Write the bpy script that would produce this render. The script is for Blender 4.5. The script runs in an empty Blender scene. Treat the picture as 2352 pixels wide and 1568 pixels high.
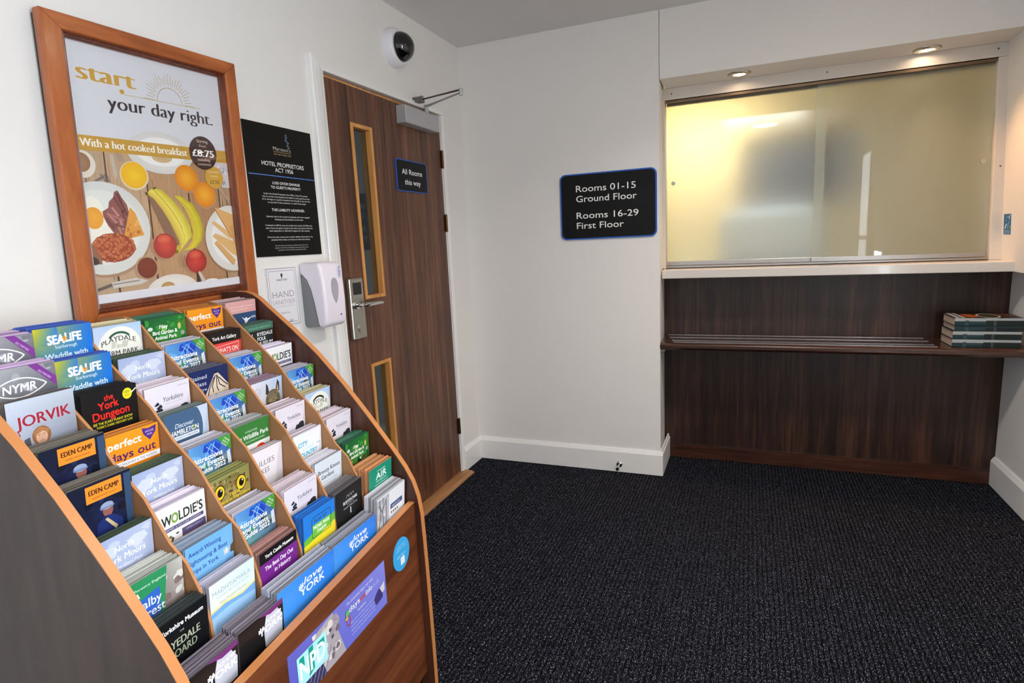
import bpy, math, random
from mathutils import Vector, Matrix
from math import sin, cos, pi, radians as RD

random.seed(7)
SC = bpy.context.scene
COL = SC.collection

# ------------------------------------------------------------------ camera
cd = bpy.data.cameras.new('camera'); cam = bpy.data.objects.new('camera', cd); COL.objects.link(cam)
cd.sensor_fit = 'HORIZONTAL'; cd.sensor_width = 36.0; cd.lens = 36.0 * 1340.0 / 2352.0
cd.clip_start = 0.02
cam.location = (1.58127, -3.24677, 1.35246)
cam.rotation_euler = (1.40372, 0.0467943, 0.379773)
SC.camera = cam
# ------------------------------------------------------------------ view, world, daylight
SC.view_settings.view_transform = 'Standard'; SC.view_settings.look = 'None'
SC.view_settings.gamma = 1.0; SC.view_settings.use_curve_mapping = False
SC.view_settings.exposure = 0.36
cy = SC.cycles
cy.use_denoising = True; cy.max_bounces = 10; cy.diffuse_bounces = 6; cy.glossy_bounces = 4
cy.transmission_bounces = 8; cy.transparent_max_bounces = 12; cy.sample_clamp_indirect = 6.0
W = bpy.data.worlds.new('sky'); SC.world = W; W.use_nodes = True
bgn = W.node_tree.nodes['Background']; bgn.inputs[0].default_value = (.78, .88, 1.0, 1); bgn.inputs[1].default_value = 3.0

def area(name, loc, rot, sx, sy, power, col, spread=180):
    l = bpy.data.lights.new(name, 'AREA'); l.shape = 'RECTANGLE'; l.size = sx; l.size_y = sy; l.energy = power; l.color = col
    l.spread = RD(spread)
    o = bpy.data.objects.new(name, l); o.location = loc; o.rotation_euler = rot; COL.objects.link(o); return o
# daylight through the glazed entrance in the right wall and added fill through an unseen rear window
area('daylight_entrance', (2.80, -3.16, 1.45), (0, RD(90), 0), 1.25, .40, 39, (.83, .91, 1.0))
area('rear_fill_daylight', (-.30, -4.45, 1.35), (0, RD(-90), 0), 1.9, 1.7, 28, (.87, .93, 1.0))

# ------------------------------------------------------------------ colour + materials
def lin(c):
    r = []
    for v in c[:3]:
        v = v / 255.0
        r.append(v / 12.92 if v <= .04045 else ((v + .055) / 1.055) ** 2.4)
    return (r[0], r[1], r[2], 1.0)

def base(name):
    m = bpy.data.materials.new(name); m.use_nodes = True
    nt = m.node_tree; return m, nt, nt.nodes['Principled BSDF']

def mat(name, c, rough=.5, metal=0., coat=0., var=.05, nscale=30, bump=0., bscale=200, spec=.5, emit=None, estr=0, stretch=None):
    m, nt, b = base(name); N = nt.nodes.new; L = nt.links.new
    tc = N('ShaderNodeTexCoord'); src = tc.outputs['Object']
    if stretch:
        mp = N('ShaderNodeMapping'); mp.inputs['Scale'].default_value = stretch; L(src, mp.inputs['Vector']); src = mp.outputs['Vector']
    no = N('ShaderNodeTexNoise'); no.inputs['Scale'].default_value = nscale; no.inputs['Detail'].default_value = 4; L(src, no.inputs['Vector'])
    mx = N('ShaderNodeMix'); mx.data_type = 'RGBA'; k = lin(c)
    mx.inputs[6].default_value = [v * (1 - var) for v in k[:3]] + [1]; mx.inputs[7].default_value = [min(1, v * (1 + var)) for v in k[:3]] + [1]
    L(no.outputs['Fac'], mx.inputs[0]); L(mx.outputs[2], b.inputs['Base Color'])
    b.inputs['Roughness'].default_value = rough; b.inputs['Metallic'].default_value = metal
    b.inputs['Coat Weight'].default_value = coat; b.inputs['Coat Roughness'].default_value = .08
    b.inputs['Specular IOR Level'].default_value = spec
    if bump:
        n2 = N('ShaderNodeTexNoise'); n2.inputs['Scale'].default_value = bscale; n2.inputs['Detail'].default_value = 3; L(src, n2.inputs['Vector'])
        bp = N('ShaderNodeBump'); bp.inputs['Strength'].default_value = bump; bp.inputs['Distance'].default_value = .002
        L(n2.outputs['Fac'], bp.inputs['Height']); L(bp.outputs['Normal'], b.inputs['Normal'])
    if emit:
        b.inputs['Emission Color'].default_value = lin(emit); b.inputs['Emission Strength'].default_value = estr
    return m

def wood(name, dark, mid, light, axis=2, fine=1.0, rough=.4, coat=0., long=.04):
    m, nt, b = base(name); N = nt.nodes.new; L = nt.links.new
    tc = N('ShaderNodeTexCoord'); mp = N('ShaderNodeMapping')
    s = [1, 1, 1]; s[axis] = long; mp.inputs['Scale'].default_value = s; L(tc.outputs['Object'], mp.inputs['Vector'])
    n1 = N('ShaderNodeTexNoise'); n1.inputs['Scale'].default_value = 95 * fine; n1.inputs['Detail'].default_value = 6; n1.inputs['Roughness'].default_value = .65
    n2 = N('ShaderNodeTexNoise'); n2.inputs['Scale'].default_value = 14 * fine; n2.inputs['Detail'].default_value = 3; n2.inputs['Distortion'].default_value = 1.2
    L(mp.outputs['Vector'], n1.inputs['Vector']); L(mp.outputs['Vector'], n2.inputs['Vector'])
    mm = N('ShaderNodeMath'); mm.operation = 'MULTIPLY_ADD'; mm.inputs[1].default_value = .55; L(n1.outputs['Fac'], mm.inputs[0])
    m2 = N('ShaderNodeMath'); m2.operation = 'MULTIPLY'; m2.inputs[1].default_value = .5; L(n2.outputs['Fac'], m2.inputs[0]); L(m2.outputs[0], mm.inputs[2])
    cr = N('ShaderNodeValToRGB'); e = cr.color_ramp.elements
    e[0].position = .36; e[0].color = lin(dark); e[1].position = .68; e[1].color = lin(light)
    x = e.new(.52); x.color = lin(mid); L(mm.outputs[0], cr.inputs[0]); L(cr.outputs['Color'], b.inputs['Base Color'])
    b.inputs['Roughness'].default_value = rough; b.inputs['Coat Weight'].default_value = coat; b.inputs['Coat Roughness'].default_value = .15
    bp = N('ShaderNodeBump'); bp.inputs['Strength'].default_value = .12; bp.inputs['Distance'].default_value = .001
    L(mm.outputs[0], bp.inputs['Height']); L(bp.outputs['Normal'], b.inputs['Normal'])
    return m

def printed(name, rough, coat, spec=.35):
    m, nt, b = base(name); N = nt.nodes.new; L = nt.links.new
    at = N('ShaderNodeAttribute'); at.attribute_name = 'print'
    tc = N('ShaderNodeTexCoord'); no = N('ShaderNodeTexNoise'); no.inputs['Scale'].default_value = 180; L(tc.outputs['Object'], no.inputs['Vector'])
    mr = N('ShaderNodeMapRange'); mr.inputs['To Min'].default_value = .95; mr.inputs['To Max'].default_value = 1.03; L(no.outputs['Fac'], mr.inputs['Value'])
    mx = N('ShaderNodeMix'); mx.data_type = 'RGBA'; mx.blend_type = 'MULTIPLY'; mx.inputs[0].default_value = 1
    L(at.outputs['Color'], mx.inputs[6]); L(mr.outputs['Result'], mx.inputs[7]); L(mx.outputs[2], b.inputs['Base Color'])
    b.inputs['Roughness'].default_value = rough; b.inputs['Coat Weight'].default_value = coat; b.inputs['Coat Roughness'].default_value = .1
    b.inputs['Specular IOR Level'].default_value = spec
    return m

def clear_glass(name, tint=(1, 1, 1, 1), ior=1.5, rough=.01):
    m = bpy.data.materials.new(name); m.use_nodes = True; nt = m.node_tree; nt.nodes.clear(); N = nt.nodes.new; L = nt.links.new
    o = N('ShaderNodeOutputMaterial'); mx = N('ShaderNodeMixShader'); fr = N('ShaderNodeFresnel'); fr.inputs['IOR'].default_value = ior
    ge = N('ShaderNodeNewGeometry'); mr = N('ShaderNodeMapRange'); mr.inputs['To Min'].default_value = ior; mr.inputs['To Max'].default_value = 1 / ior
    L(ge.outputs['Backfacing'], mr.inputs['Value']); L(mr.outputs['Result'], fr.inputs['IOR'])
    tr = N('ShaderNodeBsdfTransparent'); tr.inputs[0].default_value = tint
    gl = N('ShaderNodeBsdfGlossy'); gl.inputs['Roughness'].default_value = rough
    L(fr.outputs[0], mx.inputs[0]); L(tr.outputs[0], mx.inputs[1]); L(gl.outputs[0], mx.inputs[2]); L(mx.outputs[0], o.inputs[0])
    return m

def frosted(name):
    m, nt, b = base(name); N = nt.nodes.new; L = nt.links.new
    tc = N('ShaderNodeTexCoord'); no = N('ShaderNodeTexNoise'); no.inputs['Scale'].default_value = 3; L(tc.outputs['Object'], no.inputs['Vector'])
    mr = N('ShaderNodeMapRange'); mr.inputs['To Min'].default_value = .50; mr.inputs['To Max'].default_value = .56; L(no.outputs['Fac'], mr.inputs['Value'])
    L(mr.outputs['Result'], b.inputs['Roughness'])
    b.inputs['Base Color'].default_value = (.94, .94, .85, 1)
    b.inputs['Transmission Weight'].default_value = .95; b.inputs['IOR'].default_value = 1.35
    b.inputs['Specular IOR Level'].default_value = .3
    b.inputs['Coat Weight'].default_value = 1.0; b.inputs['Coat Roughness'].default_value = .015; b.inputs['Coat IOR'].default_value = 1.5
    return m

def carpet_mat():
    m, nt, b = base('ribbed_carpet'); N = nt.nodes.new; L = nt.links.new
    tc = N('ShaderNodeTexCoord'); mp = N('ShaderNodeMapping'); mp.inputs['Scale'].default_value = (1, .45, 1); L(tc.outputs['Object'], mp.inputs['Vector'])
    n1 = N('ShaderNodeTexNoise'); n1.inputs['Scale'].default_value = 300; n1.inputs['Detail'].default_value = 2; L(mp.outputs['Vector'], n1.inputs['Vector'])
    cr = N('ShaderNodeValToRGB'); e = cr.color_ramp.elements; e[0].position = .40; e[0].color = lin((9, 9, 12)); e[1].position = .73; e[1].color = lin((126, 131, 150))
    x = e.new(.56); x.color = lin((28, 29, 37))
    L(n1.outputs['Fac'], cr.inputs[0]); L(cr.outputs['Color'], b.inputs['Base Color'])
    b.inputs['Roughness'].default_value = .95; b.inputs['Specular IOR Level'].default_value = .08
    bp = N('ShaderNodeBump'); bp.inputs['Strength'].default_value = .9; bp.inputs['Distance'].default_value = .003
    L(n1.outputs['Fac'], bp.inputs['Height']); L(bp.outputs['Normal'], b.inputs['Normal'])
    return m

def photo_mat(name, c, rough=.3):
    return mat(name, c, rough)

WALL = mat('wall_paint', (234, 231, 227), .75, var=.015, nscale=3, bump=.05, bscale=500)
CEIL = mat('ceiling_paint', (222, 221, 220), .85, var=.01, nscale=3)
GLOSSWHITE = mat('white_gloss_trim', (240, 238, 236), .35, var=.015, nscale=6)
FRAMEPAINT = mat('hatch_frame_paint', (216, 208, 198), .4, var=.02)
SILLWHITE = mat('white_laminate_sill', (212, 204, 198), .22, var=.02, nscale=8, coat=.3)
CARPET = carpet_mat()
DOORWOOD = wood('walnut_door_veneer', (46, 24, 15), (92, 56, 38), (132, 88, 62), 2, .75, .42)
PANELWOOD = wood('dark_walnut_panel', (20, 10, 7), (46, 27, 19), (82, 52, 38), 2, .75, .38)
SHELFWOOD = wood('dark_walnut_shelf', (38, 20, 14), (66, 38, 27), (92, 56, 40), 0, .8, .25, .4)
OAK = wood('light_oak', (176, 112, 52), (206, 142, 72), (226, 168, 98), 2, 1., .4)
OAKSILL = wood('oak_threshold', (140, 92, 52), (172, 122, 78), (196, 150, 104), 1, 1., .4)
FRAMEWOOD = wood('cherry_frame', (134, 66, 26), (166, 88, 38), (186, 106, 52), 2, .5, .35, .25, .15)
FRAMEWOOD_H = wood('cherry_frame_rail', (134, 66, 26), (166, 88, 38), (186, 106, 52), 1, .5, .35, .25, .15)
MOULD = wood('dark_cherry_moulding', (70, 28, 12), (104, 48, 22), (132, 66, 32), 2, 1, .35, .3, .2)
STANDOUT = wood('stand_outer_walnut', (42, 31, 28), (56, 42, 37), (70, 54, 47), 2, .35, .5, 0, .15)
STANDIN = wood('stand_inner_walnut', (48, 22, 14), (66, 34, 22), (84, 46, 30), 2, .6, .4, .1)
STANDFRONT = wood('stand_front_walnut', (66, 30, 15), (100, 52, 28), (126, 70, 40), 1, .45, .38, .15)
BAND = mat('tan_edge_band', (198, 130, 76), .4, var=.05)
MDF = mat('tan_board', (150, 106, 68), .55, var=.05, nscale=60)
MDFEDGE = mat('tan_board_edge', (188, 128, 80), .5, var=.05)
STEEL = mat('satin_steel', (190, 186, 176), .32, 1., var=.05, nscale=40)
CHROME = mat('chrome', (215, 215, 215), .12, 1., var=.03)
CLOSER = mat('silver_closer_paint', (186, 186, 188), .4, .35, var=.03)
DARKMETAL = mat('dark_metal', (60, 58, 56), .35, .9, var=.05)
MIDMETAL = mat('grey_metal', (120, 118, 116), .35, .9, var=.05)
BRONZE = mat('bronze_hinge', (104, 72, 44), .4, .9, var=.08)
SHELFGLINT = mat('shelf_reflection_metal', (170, 166, 164), .25, .95, var=.05, stretch=(.2, 30, 30))  # pale metal for strips that stand in for shelf reflections
TRACK = mat('aluminium_track', (176, 172, 168), .3, .9, var=.04)
BLACKPL = mat('black_gloss_dome', (6, 6, 7), .06, coat=.6, var=.02)
BLACKDISP = mat('black_display', (14, 14, 16), .25)
WHITEPL = mat('white_plastic', (236, 234, 238), .35, var=.01)
LILACPL = mat('white_lilac_plastic', (238, 230, 240), .33, var=.012, nscale=5)
GREYPL = mat('grey_plastic', (128, 130, 132), .45, var=.03)
MIDGREYPL = mat('translucent_grey_window', (172, 166, 176), .3, var=.08, nscale=20)
SIGNBLUE = mat('blue_sign_edge', (40, 92, 182), .35)
PRINT = printed('printed_paper', .42, .12)
SIGNP = printed('printed_sign', .45, .0, .2)
POSTERP = printed('poster_print', .5, 0.)
GLASS = clear_glass('clear_glass')
DOORGLASS = clear_glass('door_glass', (.72, .76, .78, 1), 1.55)
FROST = frosted('frosted_glass')
CREAMWALL = mat('office_cream_paint', (240, 229, 192), .8, var=.02, nscale=4)
OFFGREY = mat('office_dark_grey', (30, 31, 38), .6, var=.05)
OFFPALE = mat('office_pale_desk', (214, 222, 228), .5, var=.03)
CORRGREY = mat('corridor_grey', (170, 174, 178), .8, var=.03)
LAMPGLOW = mat('lamp_diffuser', (255, 250, 240), .4, emit=(255, 240, 214), estr=30)
LAMPWARM = mat('downlight_lens', (255, 240, 220), .3, emit=(255, 226, 190), estr=30)

# ------------------------------------------------------------------ mesh builder
class MB:
    def __init__(s, off=(0, 0, 0), xf=None):
        s.v = []; s.f = []; s.m = []; s.c = []; s.off = Vector(off); s.xf = xf
    def add(s, p):
        p = Vector(p)
        if s.xf: p = Vector(s.xf(p))
        s.v.append(tuple(p - s.off)); return len(s.v) - 1
    def face(s, pts, m=0, col=None):
        s.f.append([s.add(p) for p in pts]); s.m.append(m); s.c.append(col)
    def faces_idx(s, idx, m=0, col=None):
        s.f.append(list(idx)); s.m.append(m); s.c.append(col)
    def box(s, x0, x1, y0, y1, z0, z1, m=0, col=None):
        P = [(x0, y0, z0), (x1, y0, z0), (x1, y1, z0), (x0, y1, z0), (x0, y0, z1), (x1, y0, z1), (x1, y1, z1), (x0, y1, z1)]
        i = [s.add(p) for p in P]
        for q in ((3, 2, 1, 0), (4, 5, 6, 7), (0, 1, 5, 4), (1, 2, 6, 5), (2, 3, 7, 6), (3, 0, 4, 7)):
            s.faces_idx([i[k] for k in q], m, col)
    def prism(s, poly, axis, a, b, m=0, col=None, mside=None):
        """poly 2-d in the two other axes (in x,y,z order), extruded from a to b along axis"""
        def P(q, t):
            r = list(q); r.insert(axis, t); return r
        A = [s.add(P(q, a)) for q in poly]; B = [s.add(P(q, b)) for q in poly]; n = len(poly)
        s.faces_idx(A[::-1], m, col); s.faces_idx(B, m, col)
        for k in range(n):
            s.faces_idx((A[k], A[(k + 1) % n], B[(k + 1) % n], B[k]), m if mside is None else mside, col)
    def cyl(s, c, axis, r, a, b, n=24, m=0, r2=None, col=None):
        r2 = r if r2 is None else r2
        def ring(t, rr):
            o = []
            for k in range(n):
                q = [c[0] + rr * cos(2 * pi * k / n), c[1] + rr * sin(2 * pi * k / n)]; q.insert(axis, t); o.append(s.add(q))
            return o
        A = ring(a, r); B = ring(b, r2)
        s.faces_idx(A[::-1], m, col); s.faces_idx(B, m, col)
        for k in range(n): s.faces_idx((A[k], A[(k + 1) % n], B[(k + 1) % n], B[k]), m, col)
    def lathe(s, c, axis, prof, n=32, m=0):
        """prof list of (r, t): rings along axis, c the 2-d centre"""
        R = []
        for r, t in prof:
            o = []
            for k in range(n):
                q = [c[0] + r * cos(2 * pi * k / n), c[1] + r * sin(2 * pi * k / n)]; q.insert(axis, t); o.append(s.add(q))
            R.append(o)
        for A, B in zip(R, R[1:]):
            for k in range(n): s.faces_idx((A[k], A[(k + 1) % n], B[(k + 1) % n], B[k]), m)
        s.faces_idx(R[0][::-1], m); s.faces_idx(R[-1], m)
    def tube(s, pts, r, n=10, m=0, flat=1.0):
        pts = [Vector(p) for p in pts]; R = []
        for i, p in enumerate(pts):
            d = (pts[min(i + 1, len(pts) - 1)] - pts[max(i - 1, 0)]).normalized()
            u = d.cross(Vector((0, 0, 1)));
            if u.length < 1e-3: u = d.cross(Vector((0, 1, 0)))
            u.normalize(); w = u.cross(d)
            rr = r[i] if isinstance(r, (list, tuple)) else r
            R.append([s.add(p + u * rr * cos(2 * pi * k / n) + w * rr * flat * sin(2 * pi * k / n)) for k in range(n)])
        for A, B in zip(R, R[1:]):
            for k in range(n): s.faces_idx((A[k], A[(k + 1) % n], B[(k + 1) % n], B[k]), m)
        s.faces_idx(R[0][::-1], m); s.faces_idx(R[-1], m)
    def mesh(s, name, mats):
        me = bpy.data.meshes.new(name); me.from_pydata(s.v, [], s.f)
        for mt in (mats if isinstance(mats, (list, tuple)) else [mats]): me.materials.append(mt)
        me.polygons.foreach_set('material_index', s.m)
        if any(c is not None for c in s.c):
            at = me.color_attributes.new('print', 'FLOAT_COLOR', 'CORNER'); d = []
            cache = {}
            def LC(c):
                if c not in cache: cache[c] = lin(c)
                return cache[c]
            for f, c in zip(s.f, s.c):
                if c is None: c = (200, 200, 200)
                if isinstance(c, list):
                    for q in c: d += LC(tuple(q))
                else:
                    q = LC(tuple(c)); d += q * len(f)
            at.data.foreach_set('color', d)
        me.update(); return me
    def build(s, name, mats, parent=None, loc=None, bevel=0, smooth=False, seg=2):
        me = s.mesh(name, mats)
        o = bpy.data.objects.new(name, me); COL.objects.link(o)
        if parent is not None: o.parent = parent
        if loc is not None: o.location = loc
        elif parent is None: o.location = s.off
        if bevel:
            b = o.modifiers.new('bevel', 'BEVEL'); b.width = bevel; b.segments = seg; b.limit_method = 'ANGLE'; b.angle_limit = RD(40)
        if smooth:
            me.polygons.foreach_set('use_smooth', [True] * len(me.polygons))
            try:
                me.set_sharp_from_angle(angle=RD(40))
            except Exception: pass
        return o

def tag(o, label=None, cat=None, group=None, kind=None):
    if label: o['label'] = label
    if cat: o['category'] = cat
    if group: o['group'] = group
    if kind: o['kind'] = kind
    return o
def thing(name, label, cat, loc, rot=(0, 0, 0), group=None):
    o = bpy.data.objects.new(name, None); COL.objects.link(o); o.location = loc; o.rotation_euler = rot; o.empty_display_size = .05
    return tag(o, label, cat, group)
def struct(o, label=None): return tag(o, label, None, None, 'structure')

# ------------------------------------------------------------------ lettering and printing
_gl = {}
def glyphs(body, bold=0.0, sp=1.0):
    k = (body, bold, sp)
    if k in _gl: return _gl[k]
    c = bpy.data.curves.new('lettering', 'FONT'); c.body = body; c.size = 1; c.resolution_u = 3; c.offset = bold; c.space_character = sp
    o = bpy.data.objects.new('lettering', c); me = o.to_mesh()
    V = [(v.co.x, v.co.y) for v in me.vertices]; F = [tuple(p.vertices) for p in me.polygons]
    o.to_mesh_clear(); bpy.data.objects.remove(o); bpy.data.curves.remove(c)
    _gl[k] = (V, F); return _gl[k]

class Print:
    """prints on a flat face: u to the right, v down, in design units; each call lies a hair above the last"""
    def __init__(s, mb, O, U, V, N, m=0, step=.00003):
        s.mb = mb; s.O = Vector(O); s.U = Vector(U); s.V = Vector(V); s.N = Vector(N).normalized(); s.k = 1; s.m = m; s.step = step
        s.clip = None; s.map = None
    def at(s, u, v):
        if s.clip: u = min(max(u, s.clip[0]), s.clip[2]); v = min(max(v, s.clip[1]), s.clip[3])
        if s.map: return Vector(s.map(u, v)) + s.N * (s.k * s.step)
        return s.O + s.U * u + s.V * v + s.N * (s.k * s.step)
    def poly(s, pts, c, up=True):
        s.mb.face([s.at(*p) for p in pts], s.m, c)
        if up: s.k += 1
    def rect(s, u0, v0, u1, v1, c, c2=None):
        s.poly([(u0, v0), (u1, v0), (u1, v1), (u0, v1)], [c, c, c2, c2] if c2 else c)
    def grad4(s, u0, v0, u1, v1, a, b, c, d, n=8):
        def mixc(x, y): 
            t = [(a[i] * (1 - x) + b[i] * x) * (1 - y) + (d[i] * (1 - x) + c[i] * x) * y for i in range(3)]; return tuple(round(q, 1) for q in t)
        for i in range(n):
            for j in range(n):
                X = (i / n, (i + 1) / n); Y = (j / n, (j + 1) / n)
                s.poly([(u0 + (u1 - u0) * x, v0 + (v1 - v0) * y) for x, y in ((X[0], Y[0]), (X[1], Y[0]), (X[1], Y[1]), (X[0], Y[1]))],
                       [mixc(x, y) for x, y in ((X[0], Y[0]), (X[1], Y[0]), (X[1], Y[1]), (X[0], Y[1]))], up=False)
        s.k += 1
    def ell(s, cu, cv, ru, rv, c, n=28, rot=0, edge=None, up=True, a0=0, a1=2 * pi):
        """edge: colour at the rim (a fan shaded from c in the middle)"""
        P = []
        for k in range(n + 1):
            a = a0 + (a1 - a0) * k / n; x = ru * cos(a); y = rv * sin(a)
            P.append((cu + x * cos(rot) - y * sin(rot), cv + x * sin(rot) + y * cos(rot)))
        for k in range(n):
            s.poly([(cu, cv), P[k], P[k + 1]], [c, edge or c, edge or c], up=False)
        if up: s.k += 1
    def line(s, pts, w, c, closed=False, up=True):
        n = len(pts); rng = range(n if closed else n - 1)
        for i in rng:
            a = Vector(pts[i]); b = Vector(pts[(i + 1) % n]); d = b - a
            if d.length < 1e-9: continue
            d.normalize(); q = Vector((-d.y, d.x)) * w / 2; e = d * w * .25
            s.poly([tuple(a - e + q), tuple(b + e + q), tuple(b + e - q), tuple(a - e - q)], c, up=False)
        if up: s.k += 1
    def ring(s, cu, cv, ru, rv, w, c, a0=0, a1=2 * pi, n=32):
        s.line([(cu + ru * cos(a0 + (a1 - a0) * k / n), cv + rv * sin(a0 + (a1 - a0) * k / n)) for k in range(n + 1)], w, c)
    def text(s, body, u, v, h, c, w=None, bold=0., shear=0., rot=0., al='c', fat=0., sp=1., arc=None, up=True):
        """v the middle of the capitals, h their height; fat thickens the uprights only"""
        V, F = glyphs(body, min(bold, 0.), sp)
        if not V: return
        x0 = min(q[0] for q in V); x1 = max(q[0] for q in V); sy = h / .69
        sx = (w / (x1 - x0)) if w else sy
        wid = (x1 - x0) * sx; off = {'c': -wid / 2, 'l': 0, 'r': -wid}[al]; cr, sr = cos(rot), sin(rot)
        copies = [(0., 0.)] if not fat else [(fat * h * t, 0.) for t in (-1, -.5, 0, .5, 1)]
        if bold > .004: b_ = bold * sy * .8; copies = [(0., 0.), (b_, b_), (-b_, b_), (b_, -b_), (-b_, -b_)]
        for dx, dy in copies:
            Q = []
            for x, y in V:
                X = (x - x0) * sx + off + dx; Y = h / 2 - y * sy + dy
                X += shear * (h / 2 - Y)
                if arc: Y += arc * (X / (wid / 2)) ** 2
                Q.append((u + X * cr - Y * sr, v + X * sr + Y * cr))
            for f in F: s.poly([Q[i] for i in f], c, up=False)
            s.k += .5
        if up: s.k += 1
    def noise(s, u0, v0, u1, v1, cols, n, size, seed=1, asp=1.0):
        r = random.Random(seed)
        for _ in range(n):
            cu = r.uniform(u0, u1); cv = r.uniform(v0, v1); z = size * r.uniform(.5, 1.3); a = r.uniform(0, pi)
            P = []
            for k in range(7):
                t = 2 * pi * k / 7; q = z * r.uniform(.7, 1.2)
                P.append((min(max(cu + q * cos(t + a) * asp, u0), u1), min(max(cv + q * sin(t + a), v0), v1)))
            s.poly(P, r.choice(cols), up=True)

WHT = (250, 250, 250); BLK = (18, 18, 20)

# ================================================================== THE ROOM
H = 2.476
PIER = 1.139; RB = .33            # recess: left edge, depth
def lean(p):                      # the right wall is out of plumb
    return Vector((p.x - .054 * p.z, p.y, p.z))
XR = 2.770; XL = 2.785
# floor: ribbed entrance carpet (ribs run front to back)
mb = MB((1.4, -2.6, 0))
y0, y1 = -5.6, .46; pit = .0175; n = int(2.84 / pit)
prof = []
for i in range(n + 1):
    x = -.06 + i * pit
    prof += [(x, -.0125), (x + .0035, -.0125), (x + .0055, -.0026), (x + .0082, -.0003), (x + .0112, 0), (x + .0142, -.0003), (x + .0168, -.0026)]
A = [mb.add((x, y0, z)) for x, z in prof]; B = [mb.add((x, y1, z)) for x, z in prof]
for k in range(len(prof) - 1): mb.faces_idx((A[k], A[k + 1], B[k + 1], B[k]))
mb.box(-.06, 2.82, y0, y1, -.06, -.0135)
struct(mb.build('floor', CARPET), 'ribbed charcoal entrance carpet')

# left wall with the doorway
DL, DR, DT = -1.232, -.283, 2.05
mb = MB((0, -2.6, 0))
mb.box(-.12, 0, -3.6, DL - .03, 0, H); mb.box(-.12, 0, -5.6, -5.3, 0, H); mb.box(-.12, 0, -5.3, -3.6, 0, .35); mb.box(-.12, 0, -5.3, -3.6, 2.3, H); mb.box(-.12, 0, DR + .03, .12, 0, H); mb.box(-.12, 0, DL - .03, DR + .03, DT + .03, H)
struct(mb.build('wall_left', WALL))
# back wall: pier to the left of the counter recess, with its return
mb = MB((.57, 0, 0))
mb.prism([(0, 0), (PIER, 0), (1.117, .36), (0, .36)], 2, 0, H)
struct(mb.build('wall_back', WALL))
# header above the recess (its underside is the soffit)
mb = MB((1.95, 0, 2.2)); HZ = 2.146
mb.box(PIER + .0025, 2.78, .0015, .36, HZ, H)
struct(mb.build('wall_back_header', WALL), 'white header wall over the reception recess')
# right wall, with the opening of the entrance
mb = MB((XR, -2.6, 0))
RWU = [(2.703, 1.118), (2.95, 1.118), (2.95, H), (2.642, H)]            # upper part, stands proud of the lower
for a, b in ((-2.93, .46), (-5.6, -4.97)):
    mb.box(XL, 2.95, a, b, 0, 1.118); mb.prism(RWU, 1, a, b)
mb.prism([(2.66, 2.12), (2.95, 2.12), (2.95, H), (2.642, H)], 1, -4.97, -2.93)
struct(mb.build('wall_right', WALL))
# wall behind the camera
mb = MB((1.4, -5.6, 0))
mb.box(-.12, 2.9, -5.72, -5.6, 0, H)
struct(mb.build('wall_front', WALL))
mb = MB((1.4, -2.6, H)); mb.box(-.12, 2.9, -5.72, .36, H, H + .08)
struct(mb.build('ceiling', CEIL))
# entrance glazing in the right wall
w2 = MB((XR, -3.1, 0))
for a, b in ((-2.95, -2.93), (-3.42, -3.38)): w2.box(2.655, 2.715, a, b, 0, 2.12)
w2.box(2.655, 2.715, -3.38, -2.95, 2.06, 2.12); w2.box(2.655, 2.715, -3.38, -2.95, 0, .10); w2.box(2.66, 2.71, -3.38, -2.95, 1.22, 1.26)
o = struct(w2.build('window_2', GLOSSWHITE), 'narrow white framed side light of the entrance behind the camera')
g = MB((XR, -3.1, 0)); g.box(2.685, 2.691, -3.38, -2.95, .10, 2.06); g.build('pane', GLASS, o, (0, 0, 0))
w2 = MB((XR, -4.1, 0)); w2.box(2.70, 2.76, -4.97, -3.42, 0, 2.12)
for a, b in ((-4.80, -3.57),):
    for z0, z1 in ((.2, .95), (1.1, 1.95)): w2.box(2.68, 2.70, a, b, z0, z1)
struct(w2.build('door_2', GLOSSWHITE, bevel=.004), 'white panelled entrance door behind the camera')
w3 = MB((-.06, -4.45, .35))  # added unseen window, placed to let fill light onto the back wall
for a, b in ((-5.3, -5.24), (-4.48, -4.42), (-3.66, -3.6)): w3.box(-.09, -.03, a, b, .35, 2.3)
w3.box(-.09, -.03, -5.24, -3.66, 2.24, 2.3); w3.box(-.09, -.03, -5.24, -3.66, .35, .41)
o = struct(w3.build('added_rear_window', GLOSSWHITE)); g = MB((-.06, -4.45, .35)); g.box(-.063, -.057, -5.24, -3.66, .41, 2.24); g.build('pane', GLASS, o, (0, 0, 0))

# baseboards: a chamfered section
def skirt(h=.142, t=.016): return [(0, 0), (t, 0), (t, h - .022), (.006, h), (0, h)]
mb = MB((0, -.13, 0)); mb.prism([(q[0], q[1]) for q in skirt()], 1, -.236, 0.)
struct(mb.build('baseboard_left', GLOSSWHITE, bevel=.0015))
mb = MB((.57, 0, 0)); mb.prism([(-q[0], q[1]) for q in skirt()], 0, .0, PIER + .014)
mb.box(PIER - .003, PIER + .014, -.0, .33, 0, .125); mb.box(PIER - .003, PIER + .007, -.0, .33, .125, .142)
struct(mb.build('baseboard_back', GLOSSWHITE, bevel=.0015))
mb = MB((XR, -1.2, 0)); mb.prism([(XL - q[0] * 1.1, q[1]) for q in skirt(.15, .018)], 1, -2.93, .325)
struct(mb.build('baseboard_right', GLOSSWHITE, bevel=.0015))
mb = MB((0, -3.4, 0)); mb.prism(skirt(), 1, -5.6, -1.322)
struct(mb.build('baseboard_left_rear', GLOSSWHITE, bevel=.0015))

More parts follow.
